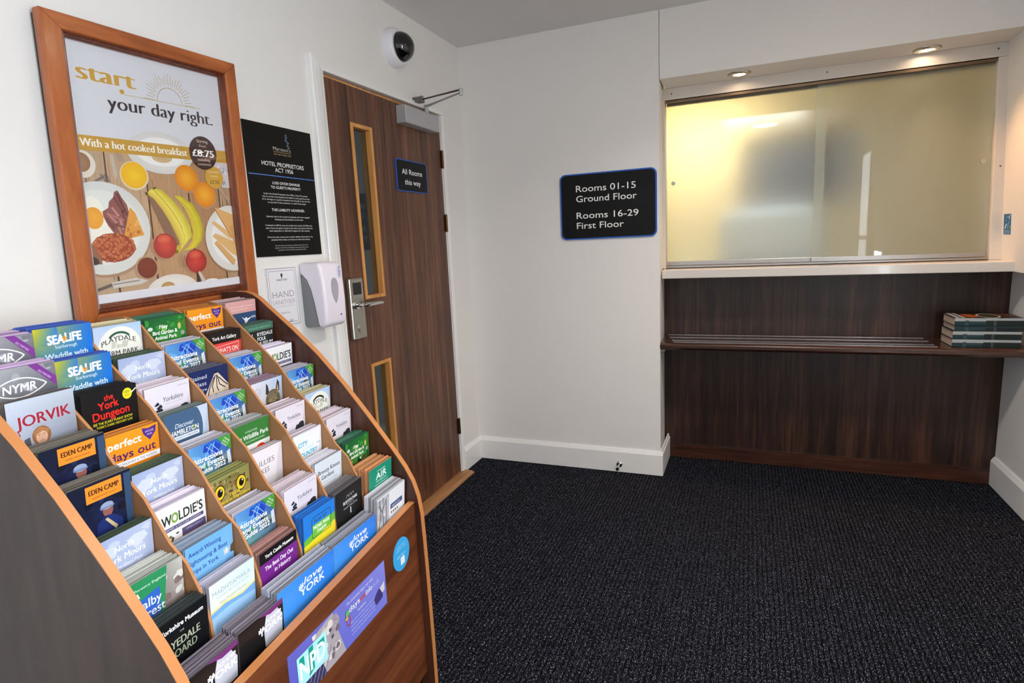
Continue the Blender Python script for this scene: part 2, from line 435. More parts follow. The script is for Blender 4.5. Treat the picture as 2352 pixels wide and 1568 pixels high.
# door casing: lining, architraves (left leg mitred at the top)
mb = MB((0, -.75, 0))
mb.box(-.12, .002, DL - .03, DL - .004, 0, DT + .03); mb.box(-.12, .002, DR + .004, DR + .03, 0, DT + .03); mb.box(-.12, .002, DL - .004, DR + .004, DT + .008, DT + .03)
struct(mb.build('trim_1', GLOSSWHITE, bevel=.001), 'white door lining')
mb = MB((0, -1.28, 0))
def arch_leg(yi, yo):  # moulded section across y: thick outside, thin inside
    s = 1 if yo > yi else -1
    return [(0, yi), (.010, yi), (.012, yi + s * .012), (.018, yi + s * .03), (.022, yi + s * .055), (.022, yo - s * .004), (.018, yo), (0, yo)]
sec = arch_leg(DL - .006, DL - .086)
A = [mb.add((x, y, 0)) for x, y in sec]; B = [mb.add((x, y, DT + .006 + (DL - .006 - y) * .62)) for x, y in sec]
mb.faces_idx(A[::-1]); mb.faces_idx(B)
for k in range(len(sec)): mb.faces_idx((A[k], A[(k + 1) % len(sec)], B[(k + 1) % len(sec)], B[k]))
struct(mb.build('trim_2', GLOSSWHITE), 'white architrave left of the door')
mb = MB((0, -.26, 0)); mb.prism([(0, DR + .006), (.010, DR + .006), (.014, DR + .018), (.016, DR + .03), (.014, DR + .034), (0, DR + .034)], 2, 0, DT + .006)
struct(mb.build('trim_3', GLOSSWHITE))
mb = MB((0, -.75, DT)); mb.prism([(0, DT + .008), (.009, DT + .008), (.013, DT + .016), (.013, DT + .026), (.004, DT + .036), (0, DT + .036)][::1] and [(0, DL - .004), (.012, DL - .004), (.012, DR + .034), (0, DR + .034)], 2, DT + .008, DT + .03)
struct(mb.build('trim_4', GLOSSWHITE, bevel=.002), 'white head architrave over the door')
mb = MB((0, -.75, 0)); mb.prism([(-.10, 0), (.075, 0), (.075, .004), (.055, .013), (-.10, .014)], 1, DL - .004, DR + .03)
struct(mb.build('trim_5', OAKSILL), 'light oak threshold strip under the door')

# ------------------------------------------------------------------ the door
door = struct(bpy.data.objects.new('door_1', None), 'walnut veneered fire door with two slim glass panels'); COL.objects.link(door); door.location = (0, DR, 0)
def dm(): return MB((0, DR, 0))
VY0, VY1 = -1.078, -.930; U0, U1 = 1.138, 1.888; B0, B1 = .22, .838
mb = dm(); X0, X1 = -.045, .0; LY0, LY1, LZ0, LZ1 = DL, DR, .016, 2.041
mb.box(X0, X1, LY0, VY0, LZ0, LZ1); mb.box(X0, X1, VY1, LY1, LZ0, LZ1)
for a, b in ((LZ0, B0), (B1, U0), (U1, LZ1)): mb.box(X0, X1, VY0, VY1, a, b)
mb.build('leaf', DOORWOOD, door, (0, 0, 0))
mb = dm(); mb.box(X0, X1, LY0, LY1, LZ1, LZ1 + .007); mb.box(X0 + .001, X1 - .0005, LY0 - .003, LY0, LZ0, LZ1)
tag(mb.build('lipping', OAK, door, (0, 0, 0)), 'thin orange oak lipping along the top edge')
def vision(z0, z1):
    mb = dm(); t = .013
    for (a, b, c, d) in ((VY0 - .003, VY0 + t, z0 - .003, z1 + .003), (VY1 - t, VY1 + .003, z0 - .003, z1 + .003)): mb.box(-.046, .006, a, b, c, d)
    for (c, d) in ((z0 - .003, z0 + t), (z1 - t, z1 + .003)): mb.box(-.046, .006, VY0 + t, VY1 - t, c, d)
    f = tag(mb.build('glazing_bead', OAK, door, (0, 0, 0), bevel=.0015), 'orange oak beading frame')
    g = dm(); g.box(-.026, -.020, VY0 + t, VY1 - t, z0 + t, z1 - t); tag(g.build('glass_pane', DOORGLASS, f, (0, 0, 0)), 'dark slim glass pane')
vision(U0, U1); vision(B0, B1)
for z0, z1 in ((1.797, 1.851), (1.425, 1.534), (.240, .352)):
    zc = (z0 + z1) / 2; mb = dm()
    mb.cyl((.007, DR + .0045), 2, .0065, zc - .048, zc + .048, 12); mb.box(-.004, .0012, DR - .018, DR, zc - .045, zc + .045); mb.box(-.002, .003, DR + .004, DR + .022, zc - .045, zc + .045)
    for k in (-.016, .016): mb.cyl((.007, DR + .0045), 2, .0072, zc + k - .001, zc + k + .001, 12)
    tag(mb.build('hinge', BRONZE, door, (0, 0, 0), smooth=True), 'bronze hinge')
# closer
clo = MB((0, DR, 0)); clo.prism([(0, 1.945), (.052, 1.945), (.058, 1.95), (.058, 2.022), (.052, 2.028), (0, 2.028)], 1, -.712, -.383)
cb = tag(clo.build('closer_body', CLOSER, door, (0, 0, 0), bevel=.004), 'silver door closer box')
mb = dm(); mb.cyl((.034, -.47), 2, .011, 2.026, 2.07, 16); mb.tube([(.034, -.47, 2.064), (.165, -.535, 2.066), (.300, -.601, 2.069)], [.012, .008, .007], 10, flat=.45)
mb.cyl((.300, -.601), 2, .009, 2.056, 2.088, 14)
mb.build('closer_arm', CLOSER, cb, (0, 0, 0), smooth=True)
mb = dm(); mb.tube([(.300, -.601, 2.082), (.17, -.565, 2.083), (.045, -.53, 2.084)], [.007, .0065, .006], 10, flat=.6)
mb.box(.0, .046, -.545, -.505, 2.072, 2.096); mb.cyl((.045, -.53), 2, .009, 2.07, 2.1, 14)
mb.build('closer_forearm', MIDMETAL, cb, (0, 0, 0), smooth=True)
# electronic lock
LY, LW = -1.163, .094
mb = dm(); mb.box(.0, .022, LY - LW / 2, LY + LW / 2, .972, 1.236)
lk = tag(mb.build('lock_plate', STEEL, door, (0, 0, 0), bevel=.006, seg=3), 'tall satin steel key card lock plate')
mb = dm(); mb.box(.0215, .0235, LY - .027, LY + .030, 1.165, 1.217); mb.build('card_reader', BLACKDISP, lk, (0, 0, 0), bevel=.002)
mb = dm(); mb.cyl((LY + .004, 1.02), 0, .019, .0215, .0245, 28); mb.cyl((LY + .004, 1.02), 0, .012, .0245, .0262, 24); mb.build('cylinder_cover', STEEL, lk, (0, 0, 0), smooth=True)
mb = dm(); mb.cyl((LY - .016, 1.122), 0, .017, .021, .034, 24); mb.cyl((LY - .016, 1.122), 0, .010, .03, .066, 20)
mb.tube([(.062, LY - .024, 1.122), (.066, LY - .01, 1.122), (.066, LY + .03, 1.1215), (.065, LY + .075, 1.12), (.062, LY + .118, 1.1185)], [.011, .0135, .0135, .0125, .010], 14, flat=.8)
tag(mb.build('lever_handle', CHROME, lk, (0, 0, 0), smooth=True), 'chrome lever handle')

# corridor beyond the door, seen only through its glass
mb = MB((-1.2, -.9, 0)); mb.box(-1.6, -1.5, -2.4, .5, 0, 2.4); mb.box(-1.5, -.13, -2.5, -2.4, 0, 2.4); mb.box(-1.5, -.13, .5, .6, 0, 2.4); mb.box(-1.6, -.13, -2.5, .6, 2.4, 2.5); mb.box(-1.6, -.13, -2.5, .6, -.06, -.01)
struct(mb.build('wall_corridor', CORRGREY), 'dim corridor behind the door glass')

area('corridor_fill', (-.9, -1.2, 2.36), (0, 0, 0), .3, .3, 1.2, (.95, .97, 1.0))  # added fill that brightens the corridor behind the door glass

# ------------------------------------------------------------------ counter recess
mb = MB((1.95, RB, 0)); mb.box(1.10, 2.86, RB, RB + .08, .0, 1.15)
struct(mb.build('wall_counter', PANELWOOD), 'dark walnut panel below the reception counter')
mb = MB((1.95, RB, 0)); mb.prism([(RB - .014, 0), (RB, 0), (RB, .082), (RB - .010, .082)], 0, PIER - .002, XL - .02)
struct(mb.build('baseboard_counter', SHELFWOOD), 'dark walnut plinth under the counter panel')
mb = MB((1.95, .2, 1.14)); mb.box(1.141, 2.712, .07, .36, 1.118, 1.165)
tag(mb.build('counter_top', SILLWHITE, bevel=.004, seg=3), 'white laminate counter top under the frosted sliding window', 'counter')
# sliding window
win = struct(bpy.data.objects.new('window_1', None), 'white framed frosted sliding reception hatch'); COL.objects.link(win); win.location = (1.9, .25, 1.165)
def wm(): return MB((1.9, .25, 1.165))
FY0, FY1 = .222, .30; GX0, GX1, GZ0, GZ1 = 1.143, 2.648, 1.183, 2.072
mb = wm(); mb.box(1.112, 2.72, FY0, FY1, GZ1 + .012, HZ)
mb.prism([(1.112, 1.165), (GX0, 1.165), (GX0 - .004, GZ1 + .012), (1.105, GZ1 + .012)], 1, FY0, FY1)
mb.prism([(GX1 + .005, 1.165), (2.725, 1.165), (2.675, GZ1 + .012), (GX1 - .025, GZ1 + .012)], 1, FY0, FY1)
wf = mb.build('window_frame', FRAMEPAINT, win, (0, 0, 0), bevel=.003)
mb = wm()
for x, z in ((1.175, 2.115), (1.93, 2.118), (2.62, 2.12)): mb.cyl((x, z), 1, .0035, FY0 - .0008, FY0 + .001, 10)
for x, z in ((2.665, 1.60),): mb.cyl((x, z), 1, .0035, FY0 - .0008, FY0 + .001, 10)
tag(mb.build('screw_head', DARKMETAL, wf, (0, 0, 0)), None)
mb = wm(); mb.box(GX0, GX1, FY0 + .002, FY0 + .010, GZ1 - .004, GZ1 + .012); mb.box(GX0, GX1, FY1 - .02, FY1 - .01, GZ1 - .012, GZ1 + .012); mb.box(GX0, GX1, FY0 + .002, FY1 - .01, GZ1 + .008, GZ1 + .012)
tag(mb.build('top_track', mat('brown_track', (120, 98, 76), .4, .5), win, (0, 0, 0)), 'brown top track')
mb = wm(); mb.box(GX0 + .0, GX1 + .0, FY0 + .006, FY0 + .012, 1.165, 1.178); mb.box(GX0, GX1, FY1 - .012, FY1 - .006, 1.165, 1.180); mb.box(GX0, GX1, FY0 + .006, FY1 - .006, 1.165, 1.169)
tag(mb.build('bottom_track', TRACK, win, (0, 0, 0)), 'aluminium bottom track')
def pane(x0, x1, y, kx, kz):
    mb = wm(); mb.box(x0, x1, y - .003, y + .003, 1.20, GZ1 + .004); p = mb.build('sliding_pane', FROST, win, (0, 0, 0))
    tag(p, 'frosted glass pane')
    mb = wm(); mb.box(x0, x1, y - .006, y + .006, 1.180, 1.203); mb.build('pane_rail', TRACK, p, (0, 0, 0), bevel=.001)
    mb = wm(); mb.cyl((kx, kz), 1, .011, y - .012, y - .003, 24); mb.cyl((kx, kz), 1, .006, y - .014, y - .012, 16); mb.build('finger_lock', STEEL, p, (0, 0, 0), smooth=True)
pane(1.145, 1.940, .272, 1.180, 1.642)
pane(1.892, GX1 - .004, .250, 2.603, 1.628)
# shelf of the recess
mb = MB((1.95, .15, .73)); mb.prism([(0.0, .742), (.012, .731), (.05, .729), (.326, .729), (.326, .768), (.012, .768), (.003, .764), (0.0, .758)], 0, PIER - .004, XL - .002)
shelf = tag(mb.build('wall_shelf', SHELFWOOD, bevel=.002), 'dark walnut shelf across the recess below the counter', 'shelf')
for ya, yb in ((.30, .316), (.205, .222), (.105, .124), (.05, .07)):
    mb = MB((1.95, .15, .73)); mb.box(1.205 - .06 * (ya - .05) / .25, 2.43, ya, yb, .768, .7705); tag(mb.build('reflection_strip', SHELFGLINT, shelf, (0, 0, 0)), 'grey strip built in place of a shelf reflection')  # strips modelled in place of reflections along the shelf top
mb = MB((1.16, .04, .72)); mb.box(PIER - .002, PIER + .022, .02, .06, .717, .729); mb.build('shelf_bracket', TRACK, shelf, tuple(Vector((1.16, .04, .72)) - Vector((1.95, .15, .73))), bevel=.002)

# recessed downlights in the soffit
for i, (x, y) in enumerate(((1.522, .115), (2.331, .155))):
    t = thing('downlight', 'small brushed downlight in the soffit nearer the pier' if i == 0 else 'small brushed downlight in the soffit nearer the right wall', 'downlight', (x, y, HZ), group='recessed downlights over the counter')
    mb = MB(); mb.lathe((0, 0), 2, [(.030, .0), (.030, -.006), (.036, -.010), (.052, -.008), (.056, -.003), (.056, 0)], 36); mb.build('bezel', STEEL, t, (0, 0, 0), smooth=True)
    mb = MB(); mb.lathe((0, 0), 2, [(.029, -.001), (.029, -.004), (.012, -.006), (.001, -.0065)], 28); mb.build('lens', LAMPWARM, t, (0, 0, 0), smooth=True)
    l = bpy.data.lights.new('downlight_beam', 'SPOT'); l.energy = (16, 26)[i]; l.color = (1, .52, .22); l.spot_size = RD(84); l.spot_blend = .9; l.shadow_soft_size = .03
    o = bpy.data.objects.new('downlight_beam', l); o.location = (x, y, HZ - .012); o.rotation_euler = (RD(-16), RD((0, -14)[i]), 0); COL.objects.link(o)

# round ceiling lights: above the camera (mirrored in the sliding window) and an unseen one added further in to fill the left wall
for i, (lx, ly, lab) in enumerate(((1.72, -3.22, 'round white ceiling light above the camera, mirrored in the frosted window'), (1.85, -1.25, 'added unseen round ceiling light nearer the recess, filling the left wall'))):
    t = thing('ceiling_light', lab, 'ceiling light', (lx, ly, H), group='round ceiling lights')
    mb = MB(); mb.lathe((0, 0), 2, [(.13, 0), (.13, -.02), (.12, -.024)], 40); mb.build('housing', WHITEPL, t, (0, 0, 0), smooth=True)
    mb = MB(); mb.lathe((0, 0), 2, [(.12, -.02), (.115, -.028), (.09, -.032), (.05, -.034), (.001, -.035)], 40); mb.build('diffuser', LAMPGLOW, t, (0, 0, 0), smooth=True)
    l = bpy.data.lights.new('ceiling_lamp', 'AREA'); l.shape = 'DISK'; l.size = .24; l.energy = (7, 13)[i]; l.color = (1, .93, .85); l.spread = RD(140)
    o = bpy.data.objects.new('ceiling_lamp', l); o.location = (lx, ly, H - .04); COL.objects.link(o)

# ------------------------------------------------------------------ office behind the hatch
for nm, B in (('wall_office_left', (.70, .78, .36, 1.4, 0, 2.25)), ('wall_office_right', (3.5, 3.58, .36, 1.4, 0, 2.25)), ('wall_office_rear', (.70, 3.58, 1.4, 1.48, 0, 2.25)), ('ceiling_office', (.70, 3.58, .37, 1.48, 2.25, 2.33)), ('floor_office', (.70, 3.58, .42, 1.48, -.06, 0)), ('wall_office_front_left', (.70, 1.10, .37, .41, 0, 2.25)), ('wall_office_front_right', (2.87, 3.58, .37, .41, 0, 2.25))):
    mb = MB(((B[0] + B[1]) / 2, (B[2] + B[3]) / 2, B[4])); mb.box(*B); struct(mb.build(nm, CREAMWALL), 'cream office surface behind the frosted hatch')
mb = MB((1.7, .8, 0)); mb.box(1.12, 2.15, .45, 1.25, 1.10, 1.13); mb.box(1.14, 1.17, .5, 1.2, 0, 1.10); mb.box(2.10, 2.13, .5, 1.2, 0, 1.10)
tag(mb.build('office_desk', OFFPALE), 'pale desk seen blurred through the lower frosted glass', 'desk')
t = thing('computer_monitor', 'dark screen blurred behind the middle of the frosted glass', 'monitor', (1.84, .84, 1.131))
mb = MB(); mb.box(-.33, .33, -.02, .02, .38, .80); mb.build('screen', OFFGREY, t, (0, 0, 0), bevel=.01)
mb = MB(); mb.box(-.03, .03, .02, .05, .012, .40); mb.box(-.11, .11, -.0, .13, 0, .012); mb.build('stand', OFFGREY, t, (0, 0, 0), bevel=.004)
t = thing('printer', 'pale printer blurred low behind the middle of the frosted glass', 'printer', (1.70, .62, 1.131))
mb = MB(); mb.box(-.28, .28, -.14, .14, .0, .33); mb.build('body', OFFPALE, t, (0, 0, 0), bevel=.02)
mb = MB(); mb.box(-.2, .2, -.10, .10, .33, .37); mb.build('lid', OFFPALE, t, (0, 0, 0), bevel=.01)
area('office_ceiling_lamp', (1.25, 1.12, 2.20), (RD(25), 0, 0), .55, .10, 5.2, (1.0, .87, .62))
area('office_cool_fill', (1.65, .42, 2.0), (RD(15), 0, 0), 0.4, .06, 3.2, (.80, .90, 1.0))  # added cool fill over the desk and printer, no fixture

# ================================================================== THINGS ON THE WALLS
# ---- framed breakfast poster
PQ = dict(TL=(-2.287, 1.946), TR=(-1.718, 1.959), BR=(-1.732, 1.155), BL=(-2.312, 1.140))      # frame, outer (y, z)
PI = dict(TL=(-2.2275, 1.8965), TR=(-1.774, 1.9075), BR=(-1.786, 1.2635), BL=(-2.2495, 1.2465))   # print, visible
pf = thing('framed_poster', 'large wooden framed breakfast poster on the white wall above the leaflet rack', 'poster', (.02, -2.0, 1.14))
def fq(d, t):   # shrink/blend between the outer quad and the print
    return {k: (PQ[k][0] + (PI[k][0] - PQ[k][0]) * t, PQ[k][1] + (PI[k][1] - PQ[k][1]) * t) for k in PQ}
def rail(a, b, ta, tb, prof, m):
    """one mitred rail between corners a and b; prof: list of (t, x) from outer edge to inner edge"""
    mb = MB((.02, -2.0, 1.14)); R = []
    for k in (a, b):
        R.append([mb.add((x, *fq(0, t)[k])) for t, x in prof])
    n = len(prof)
    for i in range(n): mb.faces_idx((R[0][i], R[0][(i + 1) % n], R[1][(i + 1) % n], R[1][i]))
    mb.faces_idx(R[0][::-1]); mb.faces_idx(R[1]); return mb
fprof = [(0, .02), (0, .042), (.05, .046), (.74, .046), (.78, .041), (.78, .02)]
mprof = [(.78, .02), (.78, .0405), (.82, .042), (.86, .037), (.90, .038), (.94, .031), (.985, .030), (1.0, .026), (1.0, .02)]
fr_parts = []
for i, (a, b) in enumerate((('TL', 'TR'), ('TR', 'BR'), ('BR', 'BL'), ('BL', 'TL'))):
    r = rail(a, b, 0, 0, fprof, 0).build('frame_rail', FRAMEWOOD_H if i % 2 == 0 else FRAMEWOOD, pf, (0, 0, 0), bevel=.002)
    rail(a, b, 0, 0, mprof, 0).build('moulding', MOULD, r, (0, 0, 0))
mb = MB((.02, -2.0, 1.14)); q = fq(0, .12)
mb.prism([q['TL'], q['TR'], q['BR'], q['BL']], 0, .004, .021); mb.build('backing_board', DARKMETAL, pf, (0, 0, 0))

mb = MB((.02, -2.0, 1.14))
def pmap(u, v):
    s_, t_ = u / 100., v / 141.
    a = [PI['TL'][i] * (1 - s_) + PI['TR'][i] * s_ for i in (0, 1)]; b = [PI['BL'][i] * (1 - s_) + PI['BR'][i] * s_ for i in (0, 1)]
    return (.0222, a[0] * (1 - t_) + b[0] * t_, a[1] * (1 - t_) + b[1] * t_)
p = Print(mb, (0, 0, 0), (0, 0, 0), (0, 0, 0), (1, 0, 0), step=.000008); p.map = pmap; p.clip = (0, 0, 100, 141)
p.rect(0, 0, 100, 141, (222, 222, 228))
GOLD = (206, 160, 62); DK = (54, 44, 46)
p.text('start', 21.5, 14.6, 9.4, GOLD, w=33, bold=-.018, fat=.1)
p.ell(29.6, 22.0, 1.5, 1.3, GOLD)                       # curl under the r
p.line([(30.7, 23.4), (83, 23.2)], .35, (196, 176, 130))
p.ring(60.8, 22.9, 8.6, 8.6, .4, (196, 170, 112), pi, 2 * pi)
for k in range(25):
    a = pi + pi * k / 24; r1 = 11 if k % 2 else 10.2; r2 = (17.4 if k % 4 == 0 else 14.6) if k % 2 == 0 else 16
    p.line([(60.8 + r1 * cos(a), 22.9 + r1 * sin(a)), (60.8 + r2 * cos(a), 22.9 + r2 * sin(a))], .32, (190, 164, 108), up=False)
p.k += 1
p.text('your day right.', 56, 28.9, 7.8, DK, w=71, bold=-.02, fat=.065)
# band + photo
p.rect(0, 48.9, 100, 57, (203, 156, 60))
PL = [(0, 13.5, (188, 160, 130)), (13.9, 37.8, (192, 160, 128)), (38.4, 66, (186, 146, 108)), (66.5, 90, (178, 134, 98)), (90.4, 100, (188, 152, 120))]
p.rect(0, 57, 100, 136.2, (74, 54, 42))
for a, b, c in PL: p.poly([(a + .6, 57), (b + .2, 57), (b - .5, 136.2), (a + .3, 136.2)], c)
rr = random.Random(3)
for _ in range(260):
    a, b, c = rr.choice(PL); u = rr.uniform(a + 1, b - 1); v = rr.uniform(58, 130); l = rr.uniform(4, 16); d = rr.uniform(-34, 18)
    p.line([(u, v), (u + rr.uniform(-.4, .4), v + l)], rr.uniform(.15, .5), tuple(max(0, min(255, q + d)) for q in c), up=False)
p.k += 1
def disc(u, v, ru, rv, c, e=None, rot=0): p.ell(u, v, ru, rv, c, 36, rot, e)
disc(1.5, 64.5, 7.2, 7.4, (222, 208, 190), (232, 224, 212)); disc(1.0, 63.6, 5.0, 5.2, (172, 134, 98), (150, 108, 74))           # cup
for k in range(4): p.line([(10.6 + k * 1.2, 69.5), (13.2 + k * .9, 73.6)], .5, (96, 90, 88))                                      # fork
p.line([(7.5, 73.4), (12, 71)], 1.4, (120, 112, 108)); p.poly([(17.4, 58), (19.4, 58), (20.6, 69), (19.6, 72), (18.4, 70)], (196, 182, 168))
for k in range(3): p.line([(21 + k * 1.3, 57.2), (23 + k * 1.3, 61.5)], .5, (150, 140, 132))
disc(50.5, 54.5, 22.4, 12.6, (238, 236, 232), (216, 214, 210)); disc(50.5, 54, 17, 8.6, (244, 242, 240)); disc(50.5, 57.4, 7, 3, (198, 166, 118), (214, 190, 150))
p.rect(0, 48.9, 100, 57, (203, 156, 60))
p.text('With a hot cooked breakfast', 35.4, 52.6, 4.5, (250, 246, 236), w=67, bold=-.018, fat=.065)
disc(30.9, 69.2, 8.9, 8.4, (214, 196, 150), (228, 214, 180)); disc(30.8, 68.9, 8.0, 7.6, (252, 208, 34), (240, 182, 12))              # juice
for cu, cv in ((66.4, 68.8), (78.9, 78.9)): disc(cu + .8, cv + 1.2, 8.6, 8.2, (150, 108, 76), (190, 150, 116)); disc(cu, cv, 8.6, 8.2, (250, 186, 44), (228, 132, 14), .3)
# big breakfast plate
disc(9.5, 100.5, 28.4, 26.6, (170, 134, 104)); disc(8.8, 99.4, 28.2, 26, (232, 232, 226), (214, 216, 212)); disc(8.2, 99.0, 22.8, 21, (238, 238, 232), (226, 228, 222))
p.poly([(0, 83), (4, 81.5), (8, 84), (11, 90), (13, 96), (13.5, 103), (8, 106), (3, 108), (0, 107)], (244, 242, 228))                  # egg white
disc(4.0, 93.6, 5.3, 6.0, (244, 178, 54), (238, 158, 40))
p.poly([(17.2, 79), (19.4, 78), (21.4, 82), (24.0, 86), (25, 92), (23.5, 98), (21.5, 104), (18, 106.5), (14.5, 102.5), (11.5, 98), (9.4, 93), (9.2, 90), (12.8, 88), (13.6, 84.5), (16.4, 82)], (142, 82, 80))
for pts, c in (([(17, 82), (21, 90), (22, 98)], (112, 56, 58)), ([(12, 91), (17, 97), (19, 104)], (186, 124, 116)), ([(15, 88), (18.6, 93), (20, 100)], (192, 134, 126)), ([(19, 80), (20.4, 84), (23.4, 92)], (98, 46, 50)), ([(11, 94), (15, 100)], (108, 58, 58)), ([(14, 92), (21, 95)], (172, 108, 102)), ([(13, 97), (21, 99)], (120, 66, 66))): p.line(pts, 1.3, c)
p.poly([(25.6, 87.4), (28.6, 91), (32.6, 104), (19.2, 106.3), (22.5, 97)], (222, 156, 62)); p.noise(21.5, 95, 30.5, 105, [(206, 132, 44), (236, 180, 92), (190, 112, 40)], 16, 1.1, 5)
disc(13.2, 110.4, 12.8, 8.2, (168, 62, 22), (150, 58, 26))
rb = random.Random(11)
for k in range(120):
    a = rb.uniform(0, 2 * pi); r = math.sqrt(rb.random()); u = 13.2 + 12.6 * r * cos(a); v = 110.4 + 8.0 * r * sin(a)
    p.ell(u, v, 1.15, .85, rb.choice([(222, 138, 92), (212, 122, 76), (230, 152, 108), (200, 104, 60)]), 9, rb.uniform(0, pi), (172, 82, 42), up=True)
p.poly([(0, 107.5), (2, 108.5), (5.6, 116.5), (5.2, 119.5), (2, 118), (0, 115)], (150, 98, 72)); p.poly([(0, 114), (3.4, 116.2), (4.0, 119), (1.4, 119.4), (0, 119)], (54, 44, 46))
# bananas, apples, jam, toast
p.poly([(36.8, 79.3), (41, 78.6), (50, 96), (56, 112), (53.4, 113.6), (46.5, 104), (41.8, 92)], (128, 96, 78))
def crescent(pts_o, pts_i, c, e):
    n = len(pts_o)
    for k in range(n - 1):
        m0 = ((pts_o[k][0] + pts_i[k][0]) / 2, (pts_o[k][1] + pts_i[k][1]) / 2); m1 = ((pts_o[k + 1][0] + pts_i[k + 1][0]) / 2, (pts_o[k + 1][1] + pts_i[k + 1][1]) / 2)
        p.poly([pts_o[k], pts_o[k + 1], m1, m0], [e, e, c, c], up=False); p.poly([pts_i[k], pts_i[k + 1], m1, m0], [(208, 176, 64), (208, 176, 64), c, c], up=False)
    p.k += 1
crescent([(56.2, 79.8), (60.5, 80.4), (68.7, 85.3), (73.2, 94), (74.6, 102), (72.5, 109), (67.5, 113.6), (63.5, 114.4)], [(56, 80.8), (58.6, 83.6), (62.5, 89), (65.2, 96), (66.0, 103), (64.8, 109), (61, 112.8), (57.2, 115)], (226, 210, 58), (186, 170, 30))
crescent([(42.2, 75.6), (47.5, 77.0), (54.6, 83.2), (60.8, 91), (65, 100), (65.6, 106), (61, 110), (55, 115.6)], [(36.8, 79.2), (41.5, 82.6), (46.2, 89), (50.4, 96.6), (53.6, 103.4), (55.6, 108.4), (55.4, 112), (53.2, 115)], (240, 226, 96), (196, 182, 40))
p.line([(43, 78.6), (50.5, 87), (57, 97), (60, 106), (58, 112)], .5, (206, 190, 60)); p.line([(58.6, 82), (66, 90), (70, 100), (68.6, 109)], .4, (190, 176, 44)); p.line([(41.6, 76.6), (47, 82), (54, 91), (59, 101)], .35, (170, 156, 40)); p.poly([(53, 112), (57.6, 109.5), (55.2, 116), (52.4, 116)], (196, 180, 56)); p.poly([(36.4, 78.4), (38.2, 78.8), (37.6, 80.6), (36.2, 80)], (84, 74, 30)); p.line([(41.8, 76.4), (43.6, 75.6)], 1., (96, 88, 30)); disc(52.6, 115.2, 1.5, 1.1, (124, 104, 34))
for cu, cv in ((45.4, 111.2), (66.5, 122.3)):
    disc(cu - 1.6, cv + 1.0, 8.2, 7.9, (132, 92, 66), (176, 136, 104)); disc(cu, cv, 7.9, 7.7, (218, 66, 58), (160, 24, 30)); p.ell(cu - .4, cv - 4.2, 4.6, 2.8, (226, 110, 74), 18, 0, (208, 62, 56))
disc(31.6, 124.0, 7.6, 7.6, (150, 92, 62), (186, 150, 118)); disc(31.8, 123.6, 6.3, 6.2, (134, 44, 22), (112, 36, 20)); p.ring(31.7, 124, 6.8, 6.9, .4, (214, 180, 150), 1.2, 3.4)
disc(97.6, 109.3, 22.6, 23.4, (162, 122, 90)); disc(98, 108.8, 22.4, 22.8, (240, 238, 234), (222, 220, 214)); disc(98, 108.6, 17.6, 17.8, (232, 230, 224), (240, 238, 234))
for P4, c in (([(84.8, 87.2), (100, 92), (100, 104), (97.4, 108.4)], (226, 176, 112)), ([(81.6, 98), (84, 96.4), (97.8, 106), (95.8, 109.4)], (230, 186, 128)), ([(81.2, 106.6), (84, 104.8), (100, 111.6), (100, 121.4), (96, 119.6)], (228, 182, 122)), ([(82.4, 111), (84.8, 109.8), (98.8, 124), (97, 127.6), (94.6, 126)], (222, 172, 110)), ([(96, 101), (100, 98), (100, 116), (98.6, 112)], (214, 156, 92))): p.poly(P4, c)
p.line([(84.8, 87.2), (97.4, 108.4)], .7, (176, 118, 62)); p.line([(82.4, 111.6), (95.6, 127)], .5, (176, 126, 74))
p.poly([(1, 132.5), (9, 130.4), (9.6, 132), (1, 134.2)], (98, 88, 82)); p.poly([(9, 130), (24, 128.6), (31.8, 131.2), (26, 133), (10, 133.4)], (206, 198, 190)); p.line([(10, 131.2), (26, 130.4)], .5, (120, 110, 104))
disc(47.6, 139.5, 18, 10.4, (238, 236, 230), (222, 218, 210)); disc(44, 137.4, 5.2, 4, (206, 168, 112), (184, 140, 84)); disc(76.5, 138.2, 7, 3.4, (240, 238, 232))
p.poly([(66.8, 129.6), (68.2, 129), (72.2, 136.2), (69, 136.2)], (206, 198, 190)); p.poly([(65.2, 130), (66.6, 129.8), (68.4, 136.2), (66.4, 136.2)], (70, 58, 50))
p.rect(0, 136.1, 100, 141, (228, 228, 234))
p.poly([(88, 57), (100, 57), (100, 74), (94, 74), (89, 66)], (214, 204, 204)); p.noise(91, 58, 99.5, 72, [(150, 160, 196), (226, 220, 222), (186, 186, 206)], 12, 1.2, 4); p.poly([(90, 74.4), (91, 73.6), (98, 82), (97.4, 83)], (196, 170, 140))
disc(88.0, 67.4, 7.3, 7.4, (214, 166, 66)); p.text('CHILDREN', 88, 63.8, 1.2, (246, 226, 190), w=9); p.text('FROM', 88, 66.6, 1.1, (246, 226, 190), w=5.6); p.text('£2.50', 88, 70.4, 2.2, (120, 84, 40), w=7.4, bold=.01)
disc(81.2, 51.8, 10.6, 10.8, (66, 40, 42)); p.text('Starting', 81.2, 44.2, 1.9, (230, 210, 190), w=8.6); p.text('from', 81.2, 47.2, 1.7, (230, 210, 190), w=5.4)
p.text('£8.75', 81.2, 52.0, 4.4, (252, 250, 246), w=16.6, fat=.06); p.text('including', 81.2, 56.2, 1.6, (230, 210, 190), w=9.6); p.text('continental', 81.2, 59.0, 1.6, (230, 210, 190), w=10.4)
mb.build('poster_print', POSTERP, pf, (0, 0, 0))
mb = MB((.02, -2.0, 1.14)); q = fq(0, .995); mb.prism([q['TL'], q['TR'], q['BR'], q['BL']], 0, .0265, .0285); mb.build('glass_pane', GLASS, pf, (0, 0, 0))

